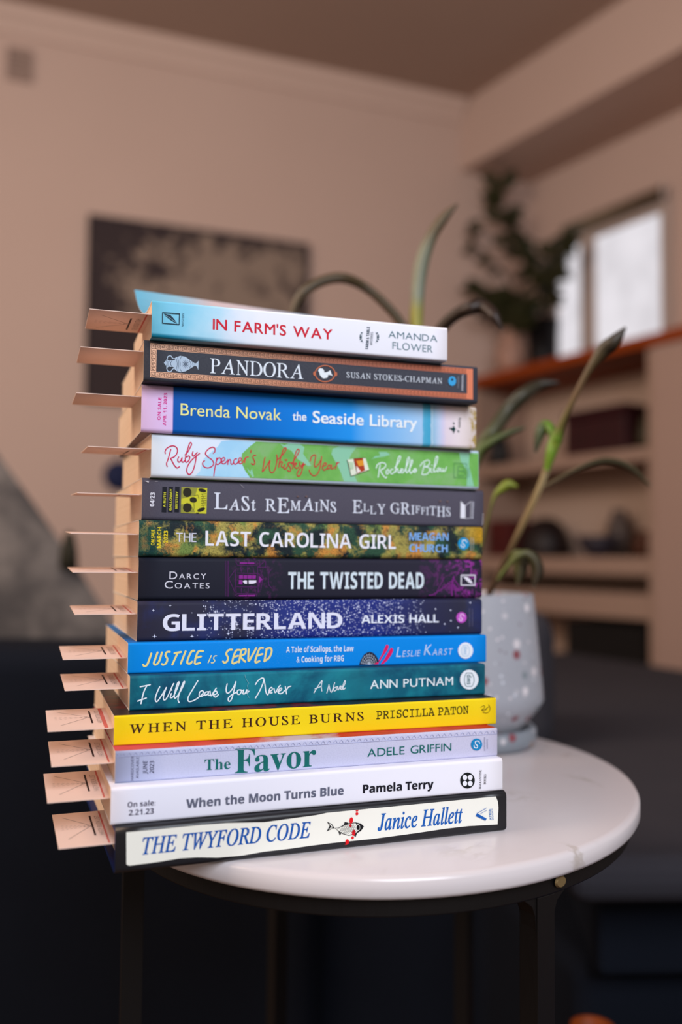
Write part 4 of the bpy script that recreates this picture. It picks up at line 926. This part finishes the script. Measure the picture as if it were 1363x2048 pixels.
# --- 5: slate
t = NT('slate_card'); B = make('remains', 'slate-grey paperback with uneven white serif title and a yellow skull square', t.done(speck(t, t.mix(xfrac(t, 0.2178), (66, 63, 81), (70, 65, 83)), 0.06, 1500), 0.6, 0.14), flat((58, 55, 70)), r=0.0026)
g, h = crop(280, 950, 340), crop(640, 970, 340); i2 = crop(520, 880, 480)
B.text([('04/23', 'sans_bold', (232, 232, 242), g(112, 252), g(118, 140), 0, UP(g(112, 252), 8.6))], 'sale_date')
B.put('series_tags', [B.poly([g(x0 + 4, 94), g(x0 + 40, 95), g(x0 + 36, 300), g(x0 - 2, 298)]) for x0 in (174, 224, 276)], [flat((26, 28, 38))])
YK = (222, 222, 62)
B.text([('A RUTH', 'sans_bold', YK, g(203, 258), g(207, 140), 0, UP(g(203, 258), 4.6)), ('GALLOWAY', 'sans_bold', YK, g(251, 285), g(257, 112), 0, UP(g(251, 285), 4.6)), ('MYSTERY', 'sans_bold', YK, g(299, 270), g(304, 132), 0, UP(g(299, 270), 4.6))], 'series_name')
pol = [B.poly([g(331, 98), g(537, 105), g(530, 310), g(325, 303)], 0), B.poly([g(332, 100), g(460, 104), g(440, 165), g(330, 190)], 1), B.poly([g(327, 235), g(400, 225), g(440, 300), g(326, 302)], 1),
       B.oval(g(377, 140), 8.6, 9.4, 2), B.oval(g(377, 262), 8.8, 9.2, 2), B.oval(g(425, 200), 7.2, 5.6, 2, 20, 0, 0.2), B.oval(g(497, 124), 8.0, 3.6, 2, 20, 0, 0.25), B.oval(g(488, 278), 8.2, 3.6, 2, 20, 0, -0.35)]
for k in range(6):
    y = 150 + k * 18; pol.append(B.ribbon([g(488, y + 4), g(528, y)], 0.9, 3)); pol.append(B.ribbon([g(500 + 4 * (k % 2), y + 4), g(500 + 4 * (k % 2), y + 18)], 0.8, 3))
pol += [B.ribbon([g(430, 228), g(432, 260), g(428, 282)], 0.9, 3), B.ribbon([g(430, 168), g(460, 160), g(470, 190)], 0.7, 3), B.poly([g(448, 300), g(470, 301), g(470, 308), g(448, 307)], 3)]
B.put('skull_picture', pol, [flat((206, 204, 54)), flat((150, 150, 62)), flat((44, 42, 30)), flat((74, 74, 40))])
LT = (222, 228, 242)
B.text([('LASt', 'roman', LT, g(590, 272), g(925, 281), g.k, {'chars': [(130, 0), (88, -6), (112, -6), (88, -6)], 'gap': 14, 'off': 0.012}),
        ('REMAINS', 'roman', LT, g(1000, 289), i2(430, 409), g.k, {'chars': [(96, 0), (122, -14), (80, 8), (98, 8), (76, 2), (92, 6), (84, -2)], 'gap': 10, 'off': 0.012})], 'title')
B.text([('ELLY GRIFFITHS', 'roman', LT, h(256, 226), h(1042, 248), h.k, {'chars': [(103, 2), (62, 18), (64, -2), (80, 0), (40, 0), (84, 8), (94, 4), (74, 4), (60, 16), (56, 8), (62, 4), (72, 4), (82, -8), (70, -2)], 'gap': 9, 'off': 0.010})], 'author_name')
B.put('publisher_logo', [B.poly([h(1122, 130), h(1160, 166), h(1160, 268), h(1120, 266)]), B.ribbon([h(1160, 166), h(1205, 132)], 0.9), B.ribbon([h(1205, 132), h(1200, 266)], 0.9), B.ribbon([h(1200, 266), h(1160, 268)], 0.9)], [flat((232, 234, 244))])
B.text([('MARINER', 'sans_bold', (214, 216, 230), h(1222, 268), h(1228, 132), 0, UP(h(1222, 268), 3.4))], 'publisher_name')
B.each('scuff', [[B.poly([g(32, 40), g(70, 44), g(66, 64), g(52, 56)])], [B.ribbon([g(800, 62), g(830, 104)], 0.5)], [B.ribbon([g(118, 48), g(140, 50)], 0.6)], [B.ribbon([h(1300, 230), h(1298, 300), h(1290, 330)], 1.2)]], (196, 190, 196))
B.each('stain', [[B.oval(g(1262, 172), 2.4, 1.8, 0, 9)], [B.oval(g(1330, 172), 2.6, 1.8, 0, 9)], [B.oval(h(958, 130), 2.2, 2.6, 0, 9)], [B.oval(h(1016, 132), 2.4, 2, 0, 9)]], (112, 92, 92))

# --- 4: green and pale blue
t = NT('watercolour_sky'); xf = xfrac(t, 0.208); n1 = t.noise(60, 3)
B = make('ruby', 'pale blue and green paperback with a red handwritten title', t.done(t.mix(t.math('MULTIPLY', n1, 0.35), t.ramp(xf, [(0, (222, 236, 250)), (0.25, (218, 234, 250)), (0.4, (196, 226, 248))]), (238, 244, 252)), 0.6, 0.12), flat((100, 170, 90)), r=0.0024)
a, f = crop(300, 860, 340), crop(620, 880, 340); c, d, e = crop(310, 860, 190), crop(500, 890, 200), crop(730, 890, 230)
tg = NT('watercolour_green'); n1 = tg.noise(70, 4, None, 0.6, 0.5); n2 = tg.noise(500, 2)
m_green = tg.done(tg.mix(tg.math('MULTIPLY', n2, 0.2), tg.ramp(n1, [(0.3, (104, 172, 84)), (0.5, (118, 186, 92)), (0.65, (134, 186, 120)), (0.8, (146, 178, 128))]), (120, 190, 90)), 0.6, 0.12)
hill_l = [(850, 78), (800, 130), (735, 190), (728, 255), (760, 325), (800, 420)]
B.put('watercolour_art', [B.poly([a(*p) for p in ((650, 60), (570, 90), (545, 130), (430, 230), (400, 330), (362, 395), (800, 420), (760, 325), (728, 255), (735, 190), (800, 130), (860, 60))], 0),
      B.poly([a(*p) for p in hill_l] + [(640, 985), (800, 990), (970, 995), (970, 895), (800, 880), (640, 872)], 1)], [mottled('sky_wash', (160, 214, 246), (176, 222, 248), 60), m_green])
for pp in [B.poly([a(*p) for p in ((1040, 108), (1075, 122), (1110, 104), (1200, 108), (1236, 140), (1225, 190), (1290, 285), (1262, 288), (1180, 232), (1130, 165), (1070, 140))], 0),
      B.poly([f(*p) for p in ((180, 70), (240, 45), (372, 48), (330, 110), (300, 180), (345, 270), (378, 360), (270, 360), (240, 250), (168, 112))], 0), B.poly([f(*p) for p in ((1190, 80), (1276, 85), (1270, 200), (1312, 400), (1252, 400), (1260, 250), (1205, 170))], 0),
      B.poly([f(*p) for p in ((485, 160), (520, 130), (560, 125), (548, 96), (610, 96), (640, 118), (590, 134), (540, 140), (500, 150))], 0), B.poly([a(*p) for p in ((775, 300), (800, 335), (815, 310), (832, 375), (818, 378), (800, 345), (790, 340))], 0)]:
    s_l = B.layer; B.put('pale_patch', [pp], [flat((142, 204, 172))]); B.layer = s_l
B.layer += 1
PK = (206, 32, 82); RG = (198, 58, 62)
B.strokes('title', [[(145, 338), (141, 308), (165, 265), (215, 235), (265, 228), (305, 250), (321, 295), (305, 350), (265, 390), (225, 407), (240, 440), (265, 490), (295, 530), (320, 543), (348, 526)], [(225, 278), (210, 330), (185, 420), (163, 480), (172, 524)],
   [(337, 388), (322, 430), (340, 460), (366, 440), (386, 396), (381, 440), (396, 461), (425, 440)], [(430, 355), (470, 312), (505, 245), (522, 205), (510, 180), (490, 200), (465, 280), (442, 360), (431, 430), (446, 462), (480, 440), (497, 395), (482, 372), (450, 388)],
   [(542, 310), (531, 350), (547, 374), (577, 350), (602, 322)], [(637, 335), (595, 370), (530, 425), (475, 500), (453, 570), (465, 622), (495, 637), (530, 605), (560, 530), (580, 440), (590, 365)],
   [(832, 335), (855, 310), (855, 265), (825, 247), (775, 265), (730, 310), (722, 345), (760, 390), (815, 430), (838, 480), (815, 520), (760, 543), (705, 530), (680, 490), (688, 455), (708, 442)],
   [(885, 400), (870, 480), (850, 580), (841, 658)], [(870, 470), (890, 420), (925, 400), (945, 430), (930, 475), (895, 495), (875, 485)], [(940, 460), (985, 440), (1000, 410), (975, 397), (950, 430), (960, 480), (1000, 480), (1025, 450)],
   [(1042, 425), (1040, 495)], [(1040, 460), (1066, 425), (1081, 440), (1086, 485), (1105, 490), (1125, 465)], [(1167, 415), (1140, 420), (1122, 460), (1145, 492), (1185, 470)]], 2.3, PK, c)
B.strokes('title_end', [[(1185, 455), (1225, 440), (1235, 410), (1210, 400), (1195, 440), (1210, 480), (1245, 475), (1265, 440)], [(1287, 400), (1281, 470)], [(1282, 440), (1300, 397), (1336, 385)]], 2.3, (214, 58, 70), c)
B.strokes('title_words', [[(10, 72), (5, 104)], [(72, 140), (50, 141), (36, 170), (55, 215), (60, 250), (40, 268), (15, 252)],
   [(200, 170), (185, 240), (165, 364)], [(165, 364), (195, 330), (250, 240), (268, 212), (256, 290), (270, 358), (300, 378), (335, 335), (356, 250), (366, 180), (358, 135)],
   [(360, 205), (400, 175), (450, 120), (488, 60), (475, 38), (450, 62), (420, 150), (396, 240), (386, 304)], [(390, 272), (420, 227), (436, 240), (421, 288), (442, 305)], [(470, 265), (456, 310), (475, 330), (507, 290)], [(474, 198), (486, 212), (500, 198)],
   [(562, 246), (526, 240), (511, 265), (540, 300), (550, 344), (526, 362), (506, 340)], [(560, 262), (600, 202), (650, 120), (665, 76), (650, 58), (625, 90), (596, 200), (581, 290), (575, 324)], [(582, 282), (611, 247), (630, 256), (602, 290), (630, 320), (662, 300)],
   [(672, 240), (671, 275), (690, 285), (722, 250)], [(746, 260), (700, 300), (656, 350), (636, 395), (650, 427), (680, 410), (706, 340), (722, 245)],
   [(815, 220), (830, 165), (870, 135), (890, 150), (880, 215), (871, 270), (890, 300), (930, 260), (962, 200)], [(970, 158), (961, 250), (940, 340), (905, 404), (860, 419), (820, 390), (803, 342)],
   [(982, 290), (1020, 280), (1035, 252), (1010, 246), (986, 285), (986, 325), (1006, 343), (1046, 320)], [(1096, 280), (1066, 275), (1050, 310), (1066, 325), (1095, 300), (1106, 270), (1101, 315), (1120, 325), (1146, 300)], [(1177, 240), (1161, 325)], [(1165, 290), (1186, 246), (1207, 240)]], 2.4, RG, d)
B.strokes('author_name', [[(125, 275), (140, 235), (190, 210), (235, 225), (230, 265), (180, 302), (200, 350), (235, 390), (248, 380)], [(172, 235), (160, 310), (148, 384)], [(265, 290), (246, 310), (246, 340), (268, 338), (276, 300), (262, 290)], [(326, 290), (300, 295), (296, 335), (320, 340), (346, 312)],
   [(346, 272), (386, 215), (415, 152), (405, 130), (386, 160), (366, 240), (355, 325)], [(358, 305), (380, 281), (386, 325), (406, 330)], [(405, 315), (440, 300), (440, 286), (421, 286), (413, 320), (440, 330), (466, 300)], [(466, 300), (500, 220), (520, 162), (508, 148), (490, 190), (479, 290), (486, 330), (510, 305)],
   [(510, 300), (545, 230), (555, 187), (545, 180), (530, 220), (523, 300), (536, 337), (556, 312)], [(556, 312), (590, 296), (595, 282), (576, 286), (566, 315), (586, 325), (606, 296)],
   [(646, 250), (680, 206), (735, 181), (760, 205), (740, 245), (700, 260), (745, 266), (760, 300), (726, 345), (670, 352)], [(700, 216), (681, 290), (666, 345)], [(776, 275), (771, 315), (792, 325)], [(784, 240), (786, 242)], [(800, 300), (840, 215), (855, 152), (842, 136), (826, 180), (811, 270), (813, 320), (832, 310)],
   [(861, 275), (846, 300), (851, 318), (870, 305), (876, 281), (862, 272)], [(891, 275), (889, 310), (910, 310), (919, 281), (919, 310), (940, 308), (958, 262)]], 2.5, (224, 244, 240), e)
B.put('glass_drawing', [B.poly([f(293, 158), f(440, 143), f(470, 240), f(325, 290)], 0), B.poly([f(345, 152), f(418, 146), f(436, 245), f(372, 270)], 1), B.poly([f(366, 168), f(420, 162), f(428, 205), f(386, 212)], 2), B.poly([f(366, 206), f(402, 250), f(372, 268)], 3), B.poly([f(300, 175), f(340, 180), f(345, 230), f(318, 240)], 4),
      B.ribbon([f(345, 152), f(372, 270)], 0.8, 5), B.ribbon([f(293, 158), f(325, 290)], 0.7, 5), B.ribbon([f(345, 150), f(440, 143)], 0.9, 5), B.ribbon([f(325, 290), f(470, 240)], 0.8, 5)], [flat((228, 236, 216)), flat((176, 62, 34)), flat((228, 152, 46)), flat((240, 232, 226)), flat((186, 214, 180)), flat((110, 64, 44))])
B.strokes('publisher_logo', [[(1150, 186), (1250, 190)], [(1250, 190), (1252, 305)], [(1252, 305), (1148, 300)], [(1148, 300), (1150, 186)], [(1182, 210), (1180, 285)], [(1182, 210), (1225, 215), (1228, 245), (1182, 248)], [(1182, 248), (1232, 252), (1232, 285), (1180, 285)], [(1268, 220), (1268, 300)]], 1.0, (92, 156, 104), f)

# --- 3: blue sea
u = uof('seaside'); t = NT('seaside_print'); xf = xfrac(t, 0.2089); zf = t.math('DIVIDE', t.xyz()[2], 0.0271)
q = t.math('ADD', xf, t.math('MULTIPLY', t.math('SUBTRACT', t.noise(180, 4), 0.5), 0.012))
main = t.ramp(xf, [(0, (226, 196, 240)), (u(340) - 0.0005, (226, 196, 240)), (u(340) + 0.0005, (0, 88, 178)), (u(480), (0, 104, 198)), (u(600), (0, 128, 224)), (u(700), (30, 150, 240)), (u(730), (96, 176, 244)), (u(800), (142, 196, 244)), (u(843), (170, 208, 244))])
beach = t.ramp(q, [(u(843), (170, 208, 244)), (u(845), (84, 176, 214)), (u(860), (64, 168, 208)), (u(862), (200, 220, 236)), (u(866), (150, 196, 226)), (u(878), (196, 212, 240)), (u(885), (214, 210, 238)), (u(892), (232, 218, 230)), (u(915), (238, 226, 230)), (u(944), (236, 222, 216))])
colr = t.mix(t.math('GREATER_THAN', xf, u(843.5)), main, beach)
gr = t.math('MULTIPLY', t.step(t.noise(420, 5, t.mapped((1, 1, 0.6)), 0.7), 0.44, 0.58), t.step(t.math('ADD', xf, t.math('MULTIPLY', t.noise(150, 3), 0.06)), u(953), u(963)))
colr = t.mix(gr, colr, t.mix(t.noise(700, 2), (176, 140, 60), (214, 190, 110)))
B = make('seaside', 'blue paperback with a lilac end band and a beach on its right end', t.done(colr, 0.6, 0.14), flat((110, 96, 100)), r=0.0024)
a, b = crop(280, 765, 340), crop(620, 790, 340)
MG = (214, 26, 140)
B.text([('ON SALE', 'sans_bold', MG, a(163, 300), a(171, 120), 0, UP(a(163, 300), 6.2)), ('APR. 11, 2023', 'sans_bold', MG, a(207, 345), a(217, 85), 0, UP(a(207, 345), 6.4))], 'sale_date')
B.text([('Brenda Novak', 'plain', (238, 240, 156), a(324, 263), a(1130, 304), 96 * a.k)], 'author_name')
B.text([('the', 'plain', (236, 246, 250), a(1220, 303), a(1332, 308), 68 * a.k, {'off': 0.012}), ('Seaside Library', 'plain', (240, 248, 252), b(18, 222), b(855, 268), 92 * b.k, {'off': 0.016})], 'title')
B.put('publisher_logo', [B.poly([b(*p) for p in ((1108, 265), (1138, 264), (1147, 246), (1163, 272), (1156, 292), (1146, 312), (1142, 288))]), B.poly([b(1140, 218), b(1156, 224), b(1150, 240)]), B.poly([b(1176, 278), b(1196, 294), b(1182, 300)])], [flat((24, 62, 62))])
B.text([('mira', 'plain', (86, 92, 96), b(1203, 260), b(1205, 182), 0, UP(b(1203, 260), 6))], 'publisher_name')

# --- 2: dark with copper key border
t = NT('charcoal_card'); B = make('pandora', 'charcoal paperback with a copper key-pattern border, second from the top', t.done(speck(t, t.mix(xfrac(t, 0.204), (48, 52, 63), (58, 60, 72)), 0.03), 0.6, 0.14), flat((34, 34, 42)), r=0.0020)
a, b = crop(280, 670, 340), crop(620, 700, 340)
o4 = [B.S(p) for p in (a(80, 78), b(1303, 140), b(1303, 388), a(80, 349))]; i4 = [B.S(p) for p in (a(131, 130), b(1256, 182), b(1256, 338), a(129, 308))]
tc = NT('copper_foil'); cop = tc.mix(tc.ramp(xfrac(tc, 0.204), [(0, (230, 172, 134)), (0.3, (206, 140, 98)), (0.55, (196, 110, 72)), (0.8, (214, 118, 80)), (1, (224, 128, 88))]), (220, 140, 100), (220, 140, 100)) if False else tc.ramp(xfrac(tc, 0.204), [(0, (232, 176, 138)), (0.3, (212, 146, 104)), (0.55, (198, 112, 76)), (0.8, (216, 118, 82)), (1, (224, 126, 88))])
m_cop = tc.done(cop, 0.35, 0.5)
u0 = (o4[0][0] + o4[3][0]) / 2; u1 = (o4[1][0] + o4[2][0]) / 2; v0 = (o4[2][1] + o4[3][1]) / 2; v1 = (o4[0][1] + o4[1][1]) / 2
iu0 = (i4[0][0] + i4[3][0]) / 2; iu1 = (i4[1][0] + i4[2][0]) / 2; iv0 = (i4[2][1] + i4[3][1]) / 2; iv1 = (i4[0][1] + i4[1][1]) / 2
rect = lambda x0, y0, x1, y1, mi=0: ([(x0, y0), (x1, y0), (x1, y1), (x0, y1)], [(0, 1, 2, 3)], mi)
pol = [rect(u0, iv1, u1, v1), rect(u0, v0, u1, iv0), rect(u0, iv0, iu0, iv1), rect(iu1, iv0, u1, iv1)]
hw = 0.00011
def seg(p, q_, mi=1):
    x0, x1 = sorted((p[0], q_[0])); y0, y1 = sorted((p[1], q_[1])); o_ = rect(x0 - hw, y0 - hw, x1 + hw, y1 + hw, mi); pol.append(([(*q, 5e-6 * (len(pol) % 3)) for q in o_[0]], o_[1], mi))
KEY = [(0.0, 0.14), (0.0, 0.86), (0.80, 0.86), (0.80, 0.36), (0.34, 0.36), (0.34, 0.60), (0.54, 0.60)]
def keyrow(org_, ax, up, per, hgt, n_):
    for k in range(n_):
        pts = [(org_[0] + ax[0] * (k + x) * per + up[0] * y * hgt, org_[1] + ax[1] * (k + x) * per + up[1] * y * hgt) for x, y in KEY]
        for p, q_ in zip(pts, pts[1:]): seg(p, q_)
        p, q_ = (pts[0], (org_[0] + ax[0] * (k + 1.0) * per + up[0] * 0.14 * hgt, org_[1] + ax[1] * (k + 1.0) * per + up[1] * 0.14 * hgt)); seg(p, q_)
bh = v1 - iv1; nn = 78; wd = iu1 - u0
keyrow((u0 + 0.0006, iv1), (1, 0), (0, 1), (iu1 - u0 - 0.001) / nn, bh, nn); keyrow((u0 + 0.0006, v0), (1, 0), (0, 1), (iu1 - u0 - 0.001) / nn, iv0 - v0, nn)
keyrow((u0, iv0 + 0.0004), (0, 1), (1, 0), (iv1 - iv0 - 0.0006) / 5, iu0 - u0, 5)
B.put('key_border', pol, [m_cop, flat((70, 44, 40))])
PV, PDk = (178, 198, 218), (70, 84, 104)
pol = [B.poly([a(*p) for p in ((190, 224), (205, 206), (214, 224), (205, 246))], 0), B.poly([a(*p) for p in ((210, 192), (225, 204), (262, 206), (274, 200), (276, 266), (262, 256), (225, 256), (210, 274))], 0),
       B.poly([a(*p) for p in ((274, 205), (290, 180), (320, 167), (362, 174), (402, 204), (438, 228), (438, 246), (402, 270), (362, 292), (320, 299), (290, 287), (274, 258))], 0), B.poly([a(*p) for p in ((434, 228), (450, 226), (468, 207), (466, 280), (450, 250), (434, 246))], 0)]
for l in ([(216, 198), (222, 174), (245, 167), (258, 184), (275, 190), (292, 180)], [(213, 268), (222, 290), (246, 293), (258, 276), (275, 270), (292, 286)]): pol.append(B.ribbon([a(*p) for p in l], 1.8, 0))
for k in range(12):
    an = k * math.pi / 6; pol.append(B.ribbon([a(364 + 6 * math.cos(an), 234 + 6 * math.sin(an)), a(364 + 30 * math.cos(an), 234 + 34 * math.sin(an))], 0.9, 1))
for l in ([(300, 182), (310, 234), (300, 286)], [(290, 192), (298, 234), (290, 276)], [(332, 172), (318, 200), (322, 234), (318, 268), (332, 294)], [(395, 206), (408, 236), (395, 268)], [(420, 222), (424, 248)], [(235, 206), (246, 230), (235, 256)], [(255, 208), (244, 230), (255, 254)], [(222, 210), (222, 252)]): pol.append(B.ribbon([a(*p) for p in l], 0.8, 1))
B.put('vase_drawing', pol, [flat(PV), flat(PDk)])
B.text([('PANDORA', 'roman', (226, 236, 246), a(558, 305), a(1308, 354), 118 * a.k, {'off': 0.003, 'sp': 0.05})], 'title')
cm = b(118, 190)
ring = [(cm[0] + 19.6 * math.cos(k * math.pi / 12), cm[1] + 16.2 * math.sin(k * math.pi / 12)) for k in range(25)]
pol = [B.ribbon(ring, 2.4, 0, 2), B.oval((cm[0] - 21.5, cm[1]), 2.4, 4.4, 0, 12), B.oval((cm[0] + 21.8, cm[1] + 1), 2.4, 4.4, 0, 12),
       B.poly([b(*p) for p in ((62, 168), (68, 152), (84, 146), (100, 152), (110, 166), (112, 182), (134, 178), (160, 163), (166, 186), (181, 214), (166, 202), (142, 200), (138, 222), (112, 229), (96, 226), (84, 212), (74, 198), (72, 184))], 1)]
B.put('cameo_drawing', pol, [flat((196, 112, 80)), flat((232, 240, 246))])
B.text([('SUSAN STOKES-CHAPMAN', 'roman', (214, 222, 232), b(290, 222), b(1055, 272), 45 * b.k, {'off': 0.006, 'sp': 0.09})], 'author_name')
B.put('publisher_logo', [B.oval(b(1135, 250), 7.8, 9.4, 0), B.oval(b(1135, 238), 2.6, 2.8, 1, 12)], [flat((62, 164, 222)), flat((40, 70, 100))])
B.text([('HARPER', 'sans', (150, 154, 166), b(1188, 304), b(1190, 214), 0, UP(b(1188, 304), 3.0)), ('PERENNIAL', 'sans_bold', (206, 210, 220), b(1222, 326), b(1224, 196), 0, UP(b(1222, 326), 3.4))], 'publisher_name')

# --- 1: top, white and pale blue
u = uof('farm'); t = NT('farm_print'); xf = xfrac(t, 0.1767); n1 = t.noise(70, 4)
q = t.math('ADD', xf, t.math('MULTIPLY', t.math('SUBTRACT', n1, 0.5), 0.12))
colr = t.ramp(q, [(0, (104, 190, 222)), (0.1, (134, 206, 234)), (0.18, (172, 220, 242)), (0.26, (218, 232, 248)), (0.34, (236, 240, 250)), (1, (240, 241, 252))])
zf = t.math('DIVIDE', t.xyz()[2], 0.0206); lo = t.math('MULTIPLY', t.step(zf, 0.14, 0.06), t.ramp(xf, [(0.05, (255, 255, 255)), (0.3, (90, 90, 90)), (0.5, (20, 20, 20))]))  # teal lower edge: shade of the rounded spine mixed into the print
colr = t.mix(lo, colr, (20, 124, 156))
m_blue = NT('pale_blue_cover'); m_bc = m_blue.done(m_blue.ramp(m_blue.math('DIVIDE', m_blue.xyz()[0], 0.1767), [(0, (96, 176, 208)), (0.16, (140, 190, 212)), (0.3, (206, 186, 188)), (0.45, (200, 190, 196)), (0.7, (150, 180, 200))]), 0.4, 0.4)
B = make('farm', 'white and pale blue paperback on top of the stack, cover corner curling up', t.done(colr, 0.6, 0.14), m_bc, r=0.0014, D=0.108, curl=0.036)
a, b = crop(280, 590, 340), crop(600, 620, 340)
B.text([("IN FARM'S WAY", 'plain', (206, 34, 56), a(582, 276), b(258, 239), 85 * a.k, {'off': 0.013, 'sp': 0.085})], 'title')
B.text([('AMANDA', 'plain', (84, 120, 132), b(706, 222), b(1098, 258), 54 * b.k, {'sp': 0.1, 'off': -0.004}), ('FLOWER', 'plain', (84, 120, 132), b(738, 312), b(1060, 343), 57 * b.k, {'sp': 0.1, 'off': -0.004})], 'author_name')
NV = (52, 78, 98)
B.text([('FARM & TABLE', 'sans_bold', NV, b(545, 313), b(558, 135), 0, UP(b(545, 313), 6)), ('MYSTERIES', 'sans', NV, b(577, 280), b(584, 178), 0, UP(b(577, 280), 4.6))], 'series_name')
sp_ = []
for sx, cx0 in ((-1, 500), (1, 606)):
    sp_ += [B.ribbon([b(cx0 - sx * 2, 180 + 0 * sx), b(cx0 + sx * 10, 220), b(cx0 - sx * 2, 262)], 0.6)]
    for yy in (185, 202, 218, 234, 250): sp_.append(B.oval(b(cx0 + sx * (10 + (8 if yy in (202, 218, 234) else 0)), yy), 1.9, 1.2, 0, 8, 0, 0.6 * sx))
    sp_.append(B.oval(b(cx0 + sx * 16, 218), 2.4, 2.4, 0, 8))
B.put('series_ornament', sp_, [flat((70, 96, 110))])
B.put('publisher_logo', [B.ribbon([a(179, 142), a(315, 152)], 1.6), B.ribbon([a(315, 152), a(312, 238)], 1.6), B.ribbon([a(312, 238), a(178, 226)], 1.6), B.ribbon([a(178, 226), a(179, 142)], 1.6), B.poly([a(*p) for p in ((188, 148), (214, 156), (240, 160), (262, 182), (276, 200), (300, 230), (268, 214), (244, 200), (214, 176))]), B.ribbon([a(196, 160), a(250, 195), a(298, 228)], 0.6, 1)], [flat((38, 58, 74)), flat((150, 206, 230))])
B.text([('MYSTERY', 'sans', (58, 96, 116), a(350, 250), a(354, 145), 0, UP(a(350, 250), 4.4))], 'imprint_name')

# ------------------------------------------------------------------ bookmarks sticking out of the heads of the books
t = NT('cream_card'); m_card = t.done(t.mix(t.noise(40, 2), (226, 196, 182), (232, 204, 190)), 0.7, 0.2)
BM = [('farm', 0.0130, 0.0018, 0.0328, -1, 1, 'topmost cream bookmark, in the white and pale blue book at the top of the stack'),
      ('pandora', 0.0172, 0.0050, 0.0335, 0, 1, 'cream bookmark in the charcoal book with the copper border'),
      ('seaside', 0.0203, 0.0040, 0.0350, 0, 1, 'cream bookmark in the blue book with the lilac end band'),
      ('ruby', 0.0162, 0.0035, 0.0342, -1, 1, 'cream bookmark in the green book with the red handwritten title'),
      ('remains', 0.0147, 0.0040, 0.0350, -1, 1, 'cream bookmark seen nearly edge-on in the slate-grey book'),
      ('carolina', 0.0124, 0.0040, 0.0362, 0, 1, 'cream bookmark seen edge-on in the autumn forest book'),
      ('twisted', 0.0156, 0.0040, 0.0350, 1, 1, 'cream bookmark seen nearly edge-on in the black book with the purple house'),
      ('glitter', 0.0150, 0.0050, 0.0328, 1, 1, 'cream bookmark in the dark blue starry book'),
      ('justice', 0.0078, 0.0090, 0.0332, 1, 1, 'cream bookmark in the bright blue book with yellow lettering'),
      ('iwill', 0.0106, 0.0110, 0.0325, 1, 1, 'cream bookmark in the teal book with the white handwritten title'),
      ('house', 0.0084, 0.0040, 0.0322, 1, 1, 'cream bookmark with red stripe in the bright yellow book'),
      ('favor', 0.0090, 0.0065, 0.0300, 1, 1, 'cream bookmark in the lilac-grey book with the stitched edge'),
      ('moon', 0.0117, 0.0072, 0.0292, 1, 1, 'cream bookmark in the plain white book'),
      ('twyford', 0.0141, 0.0030, 0.0260, 1, 1, 'lowest cream bookmark, in the black hardcover at the bottom')]
WB = 0.053; TILT = math.radians(2.2); INS = 0.012
for key, zr, yl, out, side, _, label in BM:
    X_, Y_, th_, L_, t_, z_ = GEO[key]; th = math.radians(th_)
    base = Vector((X_ - math.sin(th) * yl, Y_ + math.cos(th) * yl, z_ + zr))
    ex_ = Vector((math.cos(th), math.sin(th), 0))
    card = MB(); card.box((-out, 0, -0.00022), (INS, WB, 0.00022))
    o = card.build('bookmark', m_card, None, loc=base); o.rotation_euler = (TILT, 0, th)
    tag(o, label, 'bookmark', 'bookmarks in the stack of books')
    if side:
        zz_ = 0.00026 * side; hwid = 0.00015
        full = out * 1.05
        def cp(fx, fy): return Vector((-out + fx * full, fy * WB))
        def line(mb, p, q_, w):
            d = (q_ - p).normalized(); n = Vector((-d.y, d.x)) * w
            mb.add([(*(p + n), zz_), (*(p - n), zz_), (*(q_ - n), zz_), (*(q_ + n), zz_)], [(0, 1, 2, 3)])
        mb = MB(); ap = cp(0.655, 0.55)
        line(mb, ap, cp(0.17, 0.87), hwid); line(mb, ap, cp(0.20, 0.22), hwid); line(mb, cp(0.675, 0.86), cp(0.675, 0.26), hwid * 3.2)
        for yy, n_ in ((0.62, 7), (0.50, 7), (0.56, 8)):
            for k in range(n_):
                f0, f1 = k / n_, (k + 0.5) / n_; p, q_ = cp(0.12, yy), ap; line(mb, p.lerp(q_, f0), p.lerp(q_, f1), hwid * 0.7)
        mb.build('printed_logo', flat((52, 34, 32)), o)
        vs, fs = glyphs('HASTY BOOK LIST', 'sans', -0.012); x0 = min(v_[0] for v_ in vs); x1 = max(v_[0] for v_ in vs); H = cap_height('sans')
        mb = MB(); A_, B_, hh = cp(0.84, 0.26), cp(0.84, 0.84), full * 0.085
        mb.add([(A_.x - y_ / H * hh, A_.y + (x_ - x0) / (x1 - x0) * (B_.y - A_.y), zz_) for x_, y_ in vs], fs); mb.build('printed_name', flat((120, 96, 88)), o)
        mb = MB(); xs = -0.0018 if key not in ('house',) else -0.0022; wst = 0.0009 if key != 'house' else 0.002
        mb.add([(xs - wst, 0.001, zz_), (xs, 0.001, zz_), (xs, WB - 0.001, zz_), (xs - wst, WB - 0.001, zz_)], [(0, 1, 2, 3)]); mb.build('red_stripe', flat((204, 104, 94)), o)
